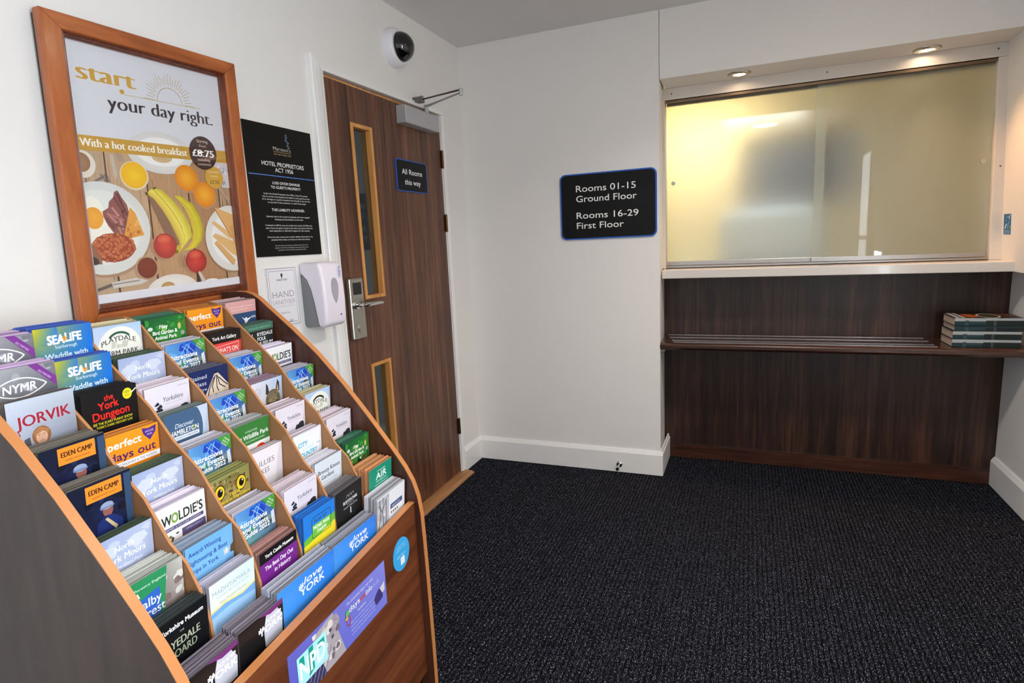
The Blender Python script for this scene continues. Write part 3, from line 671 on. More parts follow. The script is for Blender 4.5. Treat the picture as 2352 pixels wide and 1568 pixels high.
# ---- black notice with the hotel act
NY0, NY1, NZ0, NZ1 = -1.6776, -1.3446, 1.345, 1.8038
mb = MB((0, (NY0 + NY1) / 2, NZ0)); mb.box(.0, .005, NY0, NY1, NZ0, NZ1, 0, (16, 15, 15))
k = (NY1 - NY0) / 100; p = Print(mb, (.005, NY0, NZ1), (0, k, 0), (0, 0, -k), (1, 0, 0)); W1 = (238, 236, 234)
p.text('z', 60.0, 7.4, 2.6, (150, 170, 190), w=2.6); p.text('Z', 59.6, 11.9, 4.2, (140, 180, 220), w=4.4, bold=-.01); p.text('Z', 61.6, 17.2, 4.2, (140, 180, 220), w=4.4, bold=-.01)
p.line([(60.5, 21.0), (64.6, 21.0)], .5, (160, 170, 180))
p.text("Marston's", 51.8, 23.6, 3.6, (216, 208, 198), w=26, bold=-.01); p.line([(39, 26.9), (65, 26.9)], .4, (190, 160, 120)); p.text('Eat well. Sleep well', 52, 29.2, 1.7, (196, 160, 112), w=25)
p.text('HOTEL PROPRIETORS', 51.8, 40.3, 4.3, W1, w=63, bold=.008); p.text('ACT 1956', 51.9, 46.2, 4.3, W1, w=27, bold=.008)
p.rect(1, 52.2, 100, 53.1, (92, 128, 206))
p.text('LOSS OF/OR DAMAGE', 53.2, 60, 2.7, W1, w=41.5, bold=.015); p.text("TO GUEST'S PROPERTY", 52, 64.6, 2.7, W1, w=45, bold=.015)
for t_, v_, w_ in (('Under the Hotel Proprietors Act 1956, a Hotel Proprietor', 71.7, 67), ('may in certain circumstances be liable to make good any loss', 74.6, 72), ("of or damage to a guest's property even though it was not due", 77.5, 73), ('to any fault of the proprietor or staff of the hotel.', 80.6, 58), ('Extends only to the property of guests who have engaged', 95.5, 66), ('sleeping accommodation at the hotel.', 98.5, 44), ('Is limited to £50 for any one article and a total of £100 in the', 104.8, 72), ('case of any one guest, except in the case of property which has', 107.7, 72), ('been deposited, or offered for deposit for safe custody.', 110.6, 62), ('Does not cover motor-cars or other vehicles of any kind or any', 117.2, 70), ('property left in them, or horses or other live animals.', 120.1, 60)):
    p.text(t_, 51.5, v_, 1.55, (226, 224, 222), w=w_, bold=.008, up=False)
p.k += 1
p.text('THIS LIABILITY HOWEVER:', 51.8, 88.4, 2.7, W1, w=50, bold=.012)
for t_, v_, w_ in (('This notice does not constitute an admission either that the Act', 126.4, 51), ('applies to this hotel or that liability thereunder attaches to the', 128.8, 52), ('proprietor of this hotel in any particular case.', 131.2, 44)): p.text(t_, 51.3, v_, 1.15, (206, 204, 202), w=w_, up=False)
tag(mb.build('notice', SIGNP, bevel=0), 'black legal notice with white writing between the framed poster and the door', 'sign')

# ---- hand sanitiser card
CY0, CY1, CZ0, CZ1 = -1.651, -1.4965, 1.088, 1.306
mb = MB((0, -1.57, CZ0)); mb.box(0, .003, CY0, CY1, CZ0, CZ1, 0, (232, 230, 234)); k = (CY1 - CY0) / 100
p = Print(mb, (.003, CY0, CZ1), (0, k, 0), (0, 0, -k), (1, 0, 0)); GR = (158, 148, 152)
for a in (3, 9): p.line([(a, a), (100 - a, a), (100 - a, 141 - a), (a, 141 - a)], 1.5 if a == 3 else 1.1, GR, closed=True)
p.ell(50, 19, 3.6, 4.2, (70, 66, 70)); p.ell(50, 24, 1.4, 3, (70, 66, 70)); p.text("MARSTON'S", 50, 30, 4.2, (70, 66, 70), w=34, bold=.01)
p.text('HAND', 50, 64, 15, GR, w=70, bold=-.008); p.text('SANITISER', 50, 82, 10.5, GR, w=74, bold=-.012); p.text('FOR YOUR SAFETY', 50, 92, 3.6, (196, 190, 192), w=66)
p.text('Thank You', 50, 108, 4.2, (96, 90, 94), w=30); p.text('Staff', 66, 127.5, 3.6, (86, 80, 84), w=12); p.line([(58, 131), (74, 131)], .8, (86, 80, 84))
tag(mb.build('notice_card', SIGNP), 'small white hand sanitiser card with grey double border beside the dispenser', 'sign')

# ---- sanitiser dispenser
t = thing('soap_dispenser', 'white hand sanitiser dispenser with teardrop window on the wall beside the door', 'dispenser', (0, -1.42, 1.068))
mb = MB(); mb.prism([(.0, .012), (.012, 0), (.066, .004), (.060, .05), (.053, .10), (.043, .145), (.028, .180), (.012, .196), (0, .205)], 1, -.056, .056)
mb.build('back_body', GREYPL, t, (0, 0, 0), bevel=.004)
mb = MB()
mb.prism([(.0, .205), (.013, .197), (.029, .181), (.044, .146), (.054, .10), (.061, .05), (.067, .004), (.088, .0), (.104, .008), (.111, .035), (.113, .10), (.111, .17), (.103, .225), (.094, .246), (.0, .248)], 1, -.062, .062)
cov = mb.build('front_cover', LILACPL, t, (0, 0, 0), bevel=.012, seg=4, smooth=True)
mb = MB(); P = []
for k in range(36):
    q = abs(1 - k / 18.); q = q * q * (3 - 2 * q) * .5 + q * .5      # 0 at the foot, 1 at the crown
    y = .0475 * max(q, 0) ** .78 * max(1 - q, 0) ** .5; P.append((y if k < 18 else -y, .088 + q * .098))
mb.prism(P, 0, .1085, .1136); tag(mb.build('level_window', MIDGREYPL, cov, (0, 0, 0)), 'grey teardrop window')
mb = MB(); p = Print(mb, (.1125, -.06, .25), (0, .0012, 0), (0, 0, -.0012), (1, 0, -.05))
p.k = 20; p.text('PURELL', 79, 36, 8, (70, 104, 190), w=38, rot=pi / 2 - .06, shear=.25, bold=.012); mb.build('logo', SIGNP, cov, (0, 0, 0))
mb = MB(); p = Print(mb, (.1125, -.06, .25), (0, .0012, 0), (0, 0, -.0012), (1, 0, -.05)); p.k = 20
p.poly([(66, 170), (74, 170), (72.5, 173), (70, 177), (67.5, 173)], (52, 76, 150)); mb.build('drop_mark', SIGNP, cov, (0, 0, 0))

# ---- cctv dome
t = thing('dome_camera', 'white and black dome security camera high on the wall above the door', 'camera', (0, -.70, 2.284))
mb = MB(); mb.lathe((0, 0), 0, [(.086, 0), (.086, .018), (.083, .042), (.076, .05), (.062, .052)], 44); mb.build('base', WHITEPL, t, (0, 0, 0), smooth=True)
mb = MB(); mb.lathe((0, 0), 0, [(.067 * cos(a), .046 + .066 * sin(a)) for a in [k * pi / 2 / 12 for k in range(12)]] + [(.001, .112)], 40); tag(mb.build('dome', BLACKPL, t, (0, 0, 0), smooth=True), 'glossy black dome')

# ---- blue edged room signs
def rrect(u0, v0, u1, v1, r, n=7):
    P = []
    for cx, cy_, a0 in ((u1 - r, v0 + r, -pi / 2), (u1 - r, v1 - r, 0), (u0 + r, v1 - r, pi / 2), (u0 + r, v0 + r, pi)):
        for k in range(n + 1): P.append((cx + r * cos(a0 + pi / 2 * k / n), cy_ + r * sin(a0 + pi / 2 * k / n)))
    return P
SX0, SX1, SZ0, SZ1 = .5942, 1.1262, 1.354, 1.712
mb = MB((.86, 0, SZ0)); mb.prism(rrect(SX0, SZ0, SX1, SZ1, .032), 1, -.010, 0, 0, (46, 96, 186))
k = (SX1 - SX0) / 100; p = Print(mb, (SX0, -.010, SZ1), (k, 0, 0), (0, 0, -k), (0, -1, 0))
p.poly(rrect(1.3, 1.3, 98.7, 66, 5.2), (14, 13, 14))
for t_, v_, w_ in (('Rooms 01-15', 15.3, 62), ('Ground Floor', 25.6, 63), ('Rooms 16-29', 42.6, 64.5), ('First Floor', 53, 49.5)): p.text(t_, 17.3, v_, 6.4, (244, 243, 242), w=w_, al='l', bold=.006)
tag(mb.build('room_sign', SIGNP), 'black room sign with blue edge reading room numbers on the white pier', 'sign')
AY0, AY1, AZ0, AZ1 = -.752, -.462, 1.628, 1.781
mb = MB((0, -.607, AZ0)); mb.prism(rrect(AY0, AZ0, AY1, AZ1, .012), 0, .0, .005, 0, (46, 96, 186))
k = (AY1 - AY0) / 100; p = Print(mb, (.005, AY0, AZ1), (0, k, 0), (0, 0, -k), (1, 0, 0)); p.poly(rrect(1.6, 1.6, 98.4, 51.2, 4), (16, 16, 19))
p.text('All Rooms', 50, 19.5, 8.6, (246, 246, 246), w=66, bold=.012); p.text('this way', 50, 36.5, 8.6, (246, 246, 246), w=52, bold=.012)
tag(mb.build('door_sign', SIGNP), 'small black sign with blue edge fixed on the walnut door', 'sign')

# ---- hearing loop sticker on the right wall
mb = MB((2.69, .16, 1.285), None)
def onwall(y, z): return (2.703 - .0449 * (z - 1.118) - .0012, y, z)
P = [onwall(.205, 1.285), onwall(.125, 1.285), onwall(.125, 1.378), onwall(.205, 1.378)]
Pb = [(x + .001, y, z) for x, y, z in P]
A = [mb.add(q) for q in P]; B = [mb.add(q) for q in Pb]; mb.faces_idx(A, 0, (28, 98, 158)); mb.faces_idx(B[::-1], 0, (28, 98, 158))
for k in range(4): mb.faces_idx((A[k], A[(k + 1) % 4], B[(k + 1) % 4], B[k]), 0, (28, 98, 158))
p = Print(mb, P[3], (0, -.0008, 0), tuple((Vector(P[0]) - Vector(P[3])) / 116), (-1, 0, 0))
p.ring(56, 36, 22, 20, 8, (120, 190, 226), pi * .9, pi * 2.4); p.line([(74, 48), (58, 66), (54, 84)], 8, (120, 190, 226)); p.line([(20, 82), (38, 58)], 10, (236, 244, 250)); p.line([(86, 8), (74, 26)], 8, (236, 244, 250)); p.poly([(80, 66), (96, 66), (96, 84), (80, 84)], (132, 176, 70))
for v_ in (92, 100, 108): p.rect(8, v_, 92, v_ + 3, (150, 200, 226))
tag(mb.build('wall_sticker', SIGNP), 'small blue hearing loop sticker on the right wall by the hatch', 'sticker')

# ---- door stop at the foot of the pier
t = thing('door_stop', 'chrome hook door stop on the baseboard of the pier', 'door stop', (.905, -.016, .048))
mb = MB(); mb.lathe((0, 0), 1, [(.017, 0), (.017, -.003), (.013, -.006), (.008, -.008)], 28); mb.build('rose', CHROME, t, (0, 0, 0), smooth=True)
mb = MB(); mb.tube([(0, -.004, 0), (.0, -.03, -.002), (.0, -.055, -.004)], [.006, .005, .006], 12); mb.build('rod', CHROME, t, (0, 0, 0), smooth=True)
mb = MB(); mb.lathe((0, -.006), 1, [(.008, -.053), (.0095, -.056), (.0095, -.066), (.006, -.069)], 18); tag(mb.build('buffer', DARKMETAL, t, (0, 0, 0), smooth=True), 'dark rubber tip')

# ---- books stacked at the right end of the shelf
BW = .262
def book(z, dz, name_lab, dx, dy, top=False, stripe=True):
    """thick magazine lying flat, spine to the room"""
    x0, y0b = 2.490 + dx, .058 + dy; T = thing('book', name_lab, 'book', (x0, y0b, z), group='books stacked on the recess shelf')
    mb = MB(); mb.box(.004, BW, .004, .187, .0012, dz - .0012, 0, (232, 206, 186))
    for i in range(1, 7): mb.box(.0035, .004, .006, .184, dz * i / 7.5, dz * i / 7.5 + .0008, 0, (206, 178, 158))
    mb.build('page_block', PRINT, T, (0, 0, 0))
    mb = MB(); TE = (22, 52, 56)
    mb.box(0, BW, 0, .190, dz - .0012, dz, 0, (30, 28, 26) if top else TE); mb.box(0, BW, 0, .190, 0, .0012, 0, TE); mb.box(0, BW, 0, .0012, .0, dz, 0, TE)
    p = Print(mb, (0, 0, dz), (BW / 100, 0, 0), (0, 0, -dz / 10), (0, -1, 0))
    
    if stripe: p.rect(0, 0, 100, 4.2, (168, 172, 174))
    p.rect(16, 3.2, 21, 10, (52, 78, 78)); p.rect(46, 3.2, 100, 10, (14, 32, 34)); p.rect(57, 3.2, 61, 10, (58, 72, 72)); p.rect(22, 5.4, 45, 5.9, (70, 96, 98))
    if top:
        p = Print(mb, (0, 0, dz), (BW / 100, 0, 0), (0, .0019, 0), (0, 0, 1)); p.rect(0, 0, 100, 100, (40, 28, 22)); p.poly([(3, 4), (9, 4), (9, 96), (3, 96)], (236, 230, 220)); p.poly([(12, 4), (17, 4), (17, 96), (12, 96)], (226, 220, 206))
        p.ell(30, 45, 12, 34, (220, 126, 44), 20, 0, (196, 78, 40)); p.ell(58, 45, 17, 40, (236, 232, 220)); p.ell(58, 45, 14, 34, (64, 74, 40), 20, 0, (86, 60, 40)); p.ell(85, 60, 12, 30, (120, 62, 40))
    mb.build('cover', PRINT, T, (0, 0, 0))
    return T
zz = .7685
for i, (dz, lab, dx, dy) in enumerate(((.037, 'teal spined book at the bottom of the stack on the walnut shelf', -.004, -.006), (.038, 'teal spined book second from the bottom of the shelf stack', -.003, -.004), (.026, 'teal spined book just beneath the top one of the shelf stack', .004, .002), (.036, 'topmost book of the shelf stack with dark food photo cover', .002, .0))):
    book(zz, dz, lab, dx, dy, i == 3, i != 2); zz += dz + .0003

# ================================================================== THE LEAFLET RACK
SA = RD(3.0); SP = Vector((.05, -1.87, 0)); SW = .835; ST = .018; PITCH = (SW - 2 * ST) / 6
SMAT = Matrix.Translation(SP) @ Matrix.Rotation(SA, 4, 'Z')
rack = thing('leaflet_rack', 'wooden leaflet rack with curved sides and six columns of pockets below the poster', 'leaflet rack', SP, (0, 0, SA))
KEY = [(.0, 1.244), (.06, 1.244), (.095, 1.242), (.120, 1.234), (.145, 1.218), (.173, 1.193), (.255, 1.125), (.335, 1.050), (.412, .965), (.488, .870), (.562, .771), (.600, .716), (.622, .674), (.636, .628), (.643, .572), (.645, .50), (.647, .375), (.649, .13), (.649, 0)]
KEYL = KEY[:11] + [(.600, .717), (.630, .664), (.652, .610), (.664, .552), (.668, .49), (.670, .375), (.672, .13), (.672, 0)]
def panel(ya, yb, outer_lo):
    KEY = KEYL if outer_lo else globals()['KEY']
    poly = [(0, 0)] + KEY
    mb = MB(); mb.prism(poly, 1, ya, yb)
    for i, f in enumerate(mb.f[:2]): pass
    # inner face darker veneer: first cap is y=ya, second y=yb
    mb.m[0] = 0 if outer_lo else 1; mb.m[1] = 1 if outer_lo else 0
    o = mb.build('side_panel', [STANDOUT, STANDIN], rack, (0, 0, 0))
    mb = MB(); K = KEY[1:]; n = len(K); R = []
    for i, (x, z) in enumerate(K):
        d = Vector((K[min(i + 1, n - 1)][0] - K[max(i - 1, 0)][0], K[min(i + 1, n - 1)][1] - K[max(i - 1, 0)][1])).normalized(); nx, nz = -d.y, d.x
        if i == 0: nx, nz = 0, 1
        e = .0015; R.append([mb.add((x + nx * e, ya, z + nz * e)), mb.add((x + nx * e, yb, z + nz * e)), mb.add((x - nx * .001, yb, z - nz * .001)), mb.add((x - nx * .001, ya, z - nz * .001))])
    for A, B in zip(R, R[1:]):
        for k in range(4): mb.faces_idx((A[k], A[(k + 1) % 4], B[(k + 1) % 4], B[k]))
    mb.faces_idx(R[0][::-1]); mb.faces_idx(R[-1])
    tag(mb.build('edge_banding', BAND, o, (0, 0, 0), smooth=True), 'tan edge band')
    return o
tag(panel(-ST, 0, False), 'dark inner faced curved side panel'); tag(panel(-SW, -SW + ST, True), 'grey brown curved side panel')
mb = MB(); mb.box(.0, .012, -SW + ST, -ST, .06, 1.19); mb.build('back_panel', STANDIN, rack, (0, 0, 0))
# front board with a sloping top edge
FX0, FX1 = .606, .625
def fx(y): return .0225 * (-ST - y) / (SW - 2 * ST)          # the board stands a little further out at the left
def bx(p): return Vector((p.x + fx(p.y), p.y, p.z))
mb = MB(xf=bx); mb.prism([(-SW + ST, .05), (-ST, .05), (-ST, .608), (-SW + ST, .570)], 0, FX0, FX1); fb = tag(mb.build('front_board', STANDFRONT, rack, (0, 0, 0)), 'walnut front board')
mb = MB(xf=bx); mb.prism([(-SW + ST, .5702), (-ST, .6082), (-ST, .6100), (-SW + ST, .5720)], 0, FX0 - .0005, FX1 + .0005); tag(mb.build('edge_banding', BAND, fb, (0, 0, 0)), 'tan edge band')
mb = MB(); mb.box(.3, .60, -SW + ST, -ST, .03, .05); mb.build('base_board', STANDIN, rack, (0, 0, 0))
# dividers
DK_ = [(.090, 1.228), (.115, 1.222), (.146, 1.205), (.180, 1.165), (.236, 1.114), (.305, 1.048), (.356, .978), (.420, .915), (.470, .828), (.505, .792), (.533, .730), (.545, .672)]
for c in range(1, 6):
    y = -SW + ST + PITCH * c; sk = (c - 3) * .006
    P = [(.014, 1.215)] + [(x, z + (c - 5) * .004) for x, z in DK_] + [(.547, .60), (.40, .44), (.014, .80)]
    mb = MB(); mb.prism(P, 1, y - .003, y + .003, 0, None, 1); mb.build('divider', [MDF, MDFEDGE], rack, (0, 0, 0))

# rows of pockets: (x, z, dx, dz) of the top right corner of the front leaflet, dx/dz towards its left corner
T={(1,1):(0.198,1.223,0.000,0.000),(2,1):(0.172,1.226,0.008,-0.000),(3,1):(0.151,1.210,0.010,-0.001),(4,1):(0.146,1.211,0.004,-0.003),(5,1):(0.141,1.218,0.000,-0.006),(6,1):(0.136,1.223,0.005,-0.006),(1,2):(0.247,1.170,0.000,0.000),(2,2):(0.216,1.161,0.010,0.001),(3,2):(0.211,1.138,0.010,0.003),(4,2):(0.201,1.148,0.010,-0.005),(5,2):(0.191,1.152,0.010,0.000),(6,2):(0.191,1.155,0.010,-0.004),(1,3):(0.283,1.116,0.010,0.000),(2,3):(0.278,1.093,0.001,0.002),(3,3):(0.279,1.074,0.009,-0.003),(4,3):(0.264,1.079,0.005,0.001),(5,3):(0.254,1.085,0.010,0.006),(6,3):(0.252,1.089,0.010,-0.005),(1,4):(0.345,1.029,0.009,0.004),(2,4):(0.321,1.007,0.010,0.006),(3,4):(0.323,1.013,0.010,0.003),(4,4):(0.311,1.012,0.010,0.001),(5,4):(0.316,1.019,0.010,0.001),(6,4):(0.319,1.022,0.010,0.006),(1,5):(0.398,0.960,0.010,0.005),(2,5):(0.377,0.934,0.010,0.006),(3,5):(0.382,0.942,0.005,0.002),(4,5):(0.376,0.946,0.010,0.005),(5,5):(0.383,0.950,0.010,0.005),(6,5):(0.372,0.958,0.010,0.003),(1,6):(0.434,0.862,0.010,0.006),(2,6):(0.431,0.867,0.000,0.000),(3,6):(0.428,0.874,0.010,-0.005),(4,6):(0.407,0.878,0.010,0.006),(5,6):(0.429,0.880,0.010,0.006),(6,6):(0.438,0.891,0.007,0.000),(1,7):(0.499,0.792,0.004,0.006),(2,7):(0.493,0.794,0.001,0.003),(3,7):(0.490,0.802,0.001,0.004),(4,7):(0.510,0.801,-0.004,-0.003),(5,7):(0.488,0.811,0.009,0.006),(6,7):(0.493,0.821,0.002,0.006),(1,8):(0.547,0.719,0.010,0.006),(2,8):(0.539,0.722,0.005,0.004),(3,8):(0.545,0.722,0.001,-0.006),(4,8):(0.555,0.738,-0.005,0.003),(5,8):(0.549,0.741,0.003,-0.006),(6,8):(0.565,0.750,-0.003,0.002),}
RISE = .11; TILT = RD(4.0); LH = .20; LW_ = PITCH - .0140
tt = math.tan(TILT)
# magazine tray at the bottom
mb = MB(); mb.prism([(.500, .400), (.606, .400), (.606, .404), (.500, .404)], 1, -SW + ST, -ST); mb.build('magazine_tray', MDF, rack, (0, 0, 0))

# ------------------------------------------------------------------ leaflet covers (100 units wide; the part above the next row is about 62 deep)
PUR = (126, 56, 146); ORA = (242, 148, 30)
def c_nymr(p):
    p.grad4(0, 0, 100, 90, (176, 176, 182), (132, 132, 140), (58, 60, 70), (96, 98, 106)); p.noise(0, 2, 100, 60, [(150, 150, 158), (120, 120, 128), (166, 166, 174)], 14, 9, 3)
    p.poly([(60, 0), (74, 0), (100, 26), (100, 42)], PUR); p.text('2022 TIMETABLE', 83, 19, 3.2, (220, 200, 228), w=24, rot=pi / 4.2)
    L = [(6 + 78 * t, 33 - 15 * sin(pi * t) ** .8) for t in [k / 20 for k in range(21)]] + [(84 - 78 * t, 33 + 15 * sin(pi * t) ** .8) for t in [k / 20 for k in range(1, 20)]]
    p.line(L, 2, WHT, closed=True); p.text('NYMR', 45, 33, 13, WHT, w=48, bold=.02, shear=.1); p.text('NORTH YORKSHIRE', 46, 53.5, 4.4, WHT, w=52, bold=.01); p.text('MOORS RAILWAY', 46, 60.5, 4.4, WHT, w=46, bold=.01)
def c_sealife(p):
    p.grad4(0, 0, 100, 90, (206, 190, 40), (30, 112, 214), (8, 120, 236), (20, 120, 226), 14); p.grad4(0, 0, 40, 30, (214, 200, 30), (60, 126, 196), (26, 124, 222), (150, 170, 90), 8)
    p.text('SEA', 36, 22, 15, WHT, w=28, bold=.045); p.text('LiFE', 66, 20.5, 15, WHT, w=28, bold=.045); S5 = [(51 + (6 if k % 2 == 0 else 2.6) * sin(pi * k / 5), 22 - (6 if k % 2 == 0 else 2.6) * cos(pi * k / 5)) for k in range(10)]
    p.poly(S5, (226, 150, 40)); p.text('Scarborough', 52, 35, 6, (220, 236, 255), w=38, bold=.005); p.text('Waddle with', 52, 50.5, 9.5, (214, 234, 252), w=74, bold=.035)
def c_jorvik(p):
    p.grad4(0, 0, 100, 90, (198, 206, 222), (190, 198, 214), (120, 124, 138), (170, 178, 196)); p.text('JORVIK', 52, 33, 17, (168, 32, 52), w=80, fat=.03, rot=-.02); p.line([(12, 46), (15, 54), (10, 56)], 1.2, (168, 32, 52)); p.text('VIKING CENTRE', 62, 46, 3, (150, 160, 180), w=58)
    p.ell(45, 62, 14, 15, (150, 102, 66)); p.ell(45, 64.5, 8.6, 11.5, (220, 172, 142)); p.poly([(34, 54), (44, 48), (57, 54), (55, 61), (47, 55), (40, 58), (35, 63)], (176, 122, 80))
    for u in (41.5, 48.5): p.line([(u - 1.8, 60.2), (u + 1.8, 60.2)], .7, (110, 74, 50)); p.ell(u, 62.6, 1.5, 1, (240, 236, 230)); p.ell(u, 62.6, .8, .9, (60, 44, 40))
    p.line([(45, 62), (44.2, 67), (46, 67.2)], .6, (188, 132, 104)); p.line([(42.4, 70), (47.6, 70)], .8, (170, 90, 84)); p.poly([(20, 62), (28, 60), (30, 90), (16, 90)], (86, 84, 92))
def c_eden(p):
    p.rect(0, 0, 100, 90, (20, 26, 48), (24, 30, 66)); p.noise(4, 6, 98, 62, [(24, 34, 70), (16, 20, 38), (30, 44, 84)], 14, 10, 6); p.rect(88, 4, 100, 90, (54, 78, 110))
    p.rect(26, 4, 84, 31, (242, 146, 48)); p.text('EDEN CAMP', 55, 15, 8, (76, 34, 18), w=48, fat=.05); p.text('MODERN HISTORY MUSEUM', 55, 25, 2.6, (120, 60, 24), w=38)
    p.ell(58, 52, 8.5, 11, (150, 92, 84)); p.ell(57, 44.5, 10.5, 6, (150, 166, 198)); p.poly([(45, 46), (70, 46), (67, 49), (47, 49)], (120, 134, 170)); p.poly([(36, 90), (40, 68), (54, 60), (66, 62), (80, 74), (82, 90)], (32, 48, 108)); p.poly([(52, 66), (56, 64), (72, 84), (68, 88)], (204, 186, 140))
def c_moors(p):
    p.grad4(0, 0, 100, 90, (160, 176, 214), (182, 192, 222), (170, 182, 212), (196, 204, 226)); p.noise(4, 4, 96, 58, [(196, 206, 230), (176, 188, 220), (208, 216, 234)], 16, 8, 8, 1.7)
    p.text('North', 50, 23, 9.5, (240, 244, 252), w=32, fat=.03, shear=.08); p.text('York Moors', 50, 39, 10.5, (240, 244, 252), w=70, fat=.03, shear=.08); p.text('National Park', 58, 53, 5, (232, 238, 250), w=42, fat=.02)
def c_dalby(p):
    p.grad4(0, 0, 100, 90, (90, 84, 84), (196, 198, 190), (150, 130, 130), (110, 96, 96)); p.noise(60, 4, 100, 60, [(196, 190, 182), (130, 112, 108), (222, 222, 214)], 12, 7, 2); p.poly([(0, 0), (72, 0), (64, 60), (60, 90), (0, 90)], (46, 146, 92)); p.poly([(4, 36), (57, 27), (57, 90), (0, 90)], (52, 104, 200))
    p.text('Forestry England', 42, 14, 4, (226, 244, 232), w=52, bold=.006); p.poly([(10, 28), (15, 14), (20, 28)], (236, 246, 238)); p.poly([(16, 28), (20, 18), (24, 28)], (236, 246, 238)); p.text('Dalby', 36, 43, 14, (238, 242, 252), w=46, bold=.012); p.text('Forest', 38, 60, 14, (238, 242, 252), w=52, bold=.012)
def c_hoard(p):
    p.rect(0, 0, 100, 90, (16, 17, 20)); p.text('Yorkshire Museum', 52, 16, 7.5, WHT, w=78, bold=.035); p.text('THE', 50, 29, 3, (190, 192, 180), w=8); p.text('RYEDALE', 52, 44, 12.5, (178, 186, 160), w=62, fat=.03); p.text('HOARD', 50, 60.5, 12.5, (150, 158, 132), w=52, fat=.03)
def c_dungeon(p):
    p.rect(0, 0, 100, 90, (20, 18, 20)); R_ = (226, 42, 32)
    p.text('the', 47, 13, 10, R_, w=17, bold=.02, shear=.1, rot=-.12); p.text('York', 46, 26, 13, R_, w=36, bold=.03, rot=-.06); p.text('Dungeon', 50, 42, 14, R_, w=66, bold=.025, rot=-.03)
    p.ell(82, 15, 9, 10, (224, 220, 40)); p.text('NEW', 82, 12, 4, (90, 80, 20), w=9); p.text('SHOW', 82, 18, 3.6, (224, 120, 30), w=10); p.line([(90, 15), (99, 9)], 2.4, (226, 224, 214)); p.text('SEE THE SCARY FUNNY SHOW', 52, 56, 4.4, (222, 214, 40), w=72, bold=.01); p.text('YORK’S DARK HISTORY LIVE', 54, 62.5, 4, (222, 214, 40), w=66, bold=.01)
def c_perfect(p):
    p.rect(0, 0, 100, 90, (246, 156, 34), (240, 140, 24)); p.text('perfect', 34, 18, 13, (252, 246, 236), w=62, bold=.03); p.text('days out', 48, 39, 14, (92, 34, 96), w=88, bold=.02)
    p.poly([(67, 3), (80, 6), (96, 3), (94, 15), (82, 28), (70, 15)], (84, 46, 140)); p.text('DISCOVER', 82, 11, 3.4, (220, 206, 238), w=17); p.text('MORE', 82, 17, 3.2, (220, 206, 238), w=10); p.rect(16, 50, 100, 60, (248, 246, 246)); p.text('YORKSHIRE & THE NORTH', 56, 55, 4.6, (110, 84, 140), w=74); p.line([(20, 66), (60, 68), (96, 63)], 1.6, (220, 84, 30))
def c_woldies(p):
    p.rect(0, 0, 100, 90, (240, 240, 244)); p.text('W', 11, 26, 17, (46, 52, 40), w=19, al='l', bold=.02); p.text('O', 30, 26, 17, (124, 166, 58), w=12.5, al='l', bold=.03); p.text("LDIE'S", 44.5, 26, 17, (46, 52, 40), w=49, al='l', bold=.02)
    p.rect(8, 40, 94, 46.5, (76, 68, 110)); p.text('FARMER & NATURE GARDEN', 51, 43.2, 3.4, (226, 222, 240), w=76); p.rect(48, 52, 98, 72, (96, 84, 124)); p.noise(12, 54, 42, 66, [(86, 92, 60), (60, 60, 50), (120, 120, 90)], 9, 4, 3); p.text('OPEN DAILY', 74, 57, 3.4, (204, 196, 222), w=36)
def c_award(p):
    p.rect(0, 0, 100, 90, (112, 178, 242), (138, 196, 248)); BL = (30, 62, 150); p.text('Award-Winning', 40, 15, 8.2, BL, w=68, bold=.01); p.text('Sightseeing & Boat', 46, 31, 8.2, BL, w=82, bold=.01); p.text('Trips in York', 36, 47, 8.2, BL, w=60, bold=.01)
    p.ell(84, 45, 4, 6, (226, 222, 210)); p.line([(80, 52), (78, 40)], 1.2, (236, 232, 220)); p.line([(88, 52), (91, 40)], 1.2, (236, 232, 220)); p.poly([(94, 40), (100, 36), (100, 54), (92, 52)], (92, 82, 60))
def c_madhya(p):
    p.grad4(0, 0, 100, 90, (232, 244, 250), (214, 238, 250), (236, 240, 214), (242, 240, 200)); p.text('MADHYAMAKA', 48, 19, 9, (126, 160, 180), w=84, bold=-.012); p.text('KADAMPA MEDITATION CENTRE', 50, 29, 3.2, (160, 190, 206), w=70); p.text('Relax Meditate Discover', 50, 40, 3.8, (178, 160, 60), w=60)
    p.poly([(0, 50), (30, 46), (70, 52), (100, 46), (100, 90), (0, 90)], (120, 176, 238)); p.poly([(0, 60), (40, 56), (100, 62), (100, 90), (0, 90)], (160, 204, 244)); p.poly([(0, 47), (30, 43), (70, 48.5), (100, 43), (100, 47), (70, 52.5), (30, 47), (0, 51)], (238, 226, 150))
def c_play(p):
    p.grad4(0, 0, 100, 90, (186, 204, 240), (176, 206, 240), (236, 236, 224), (244, 238, 226)); p.ell(52, 48, 46, 44, (242, 242, 232)); p.ring(52, 34, 24, 18, 4.5, (104, 152, 126), pi * 1.18, pi * 1.82)
    p.text('PLAYDALE', 50, 27, 9.5, (72, 72, 78), w=72, fat=.02, arc=8); p.noise(34, 32, 70, 46, [(218, 220, 206), (206, 210, 196), (226, 224, 210)], 8, 6, 4); p.text('FARM PARK', 53, 55, 9.5, (72, 72, 78), w=74, fat=.02)
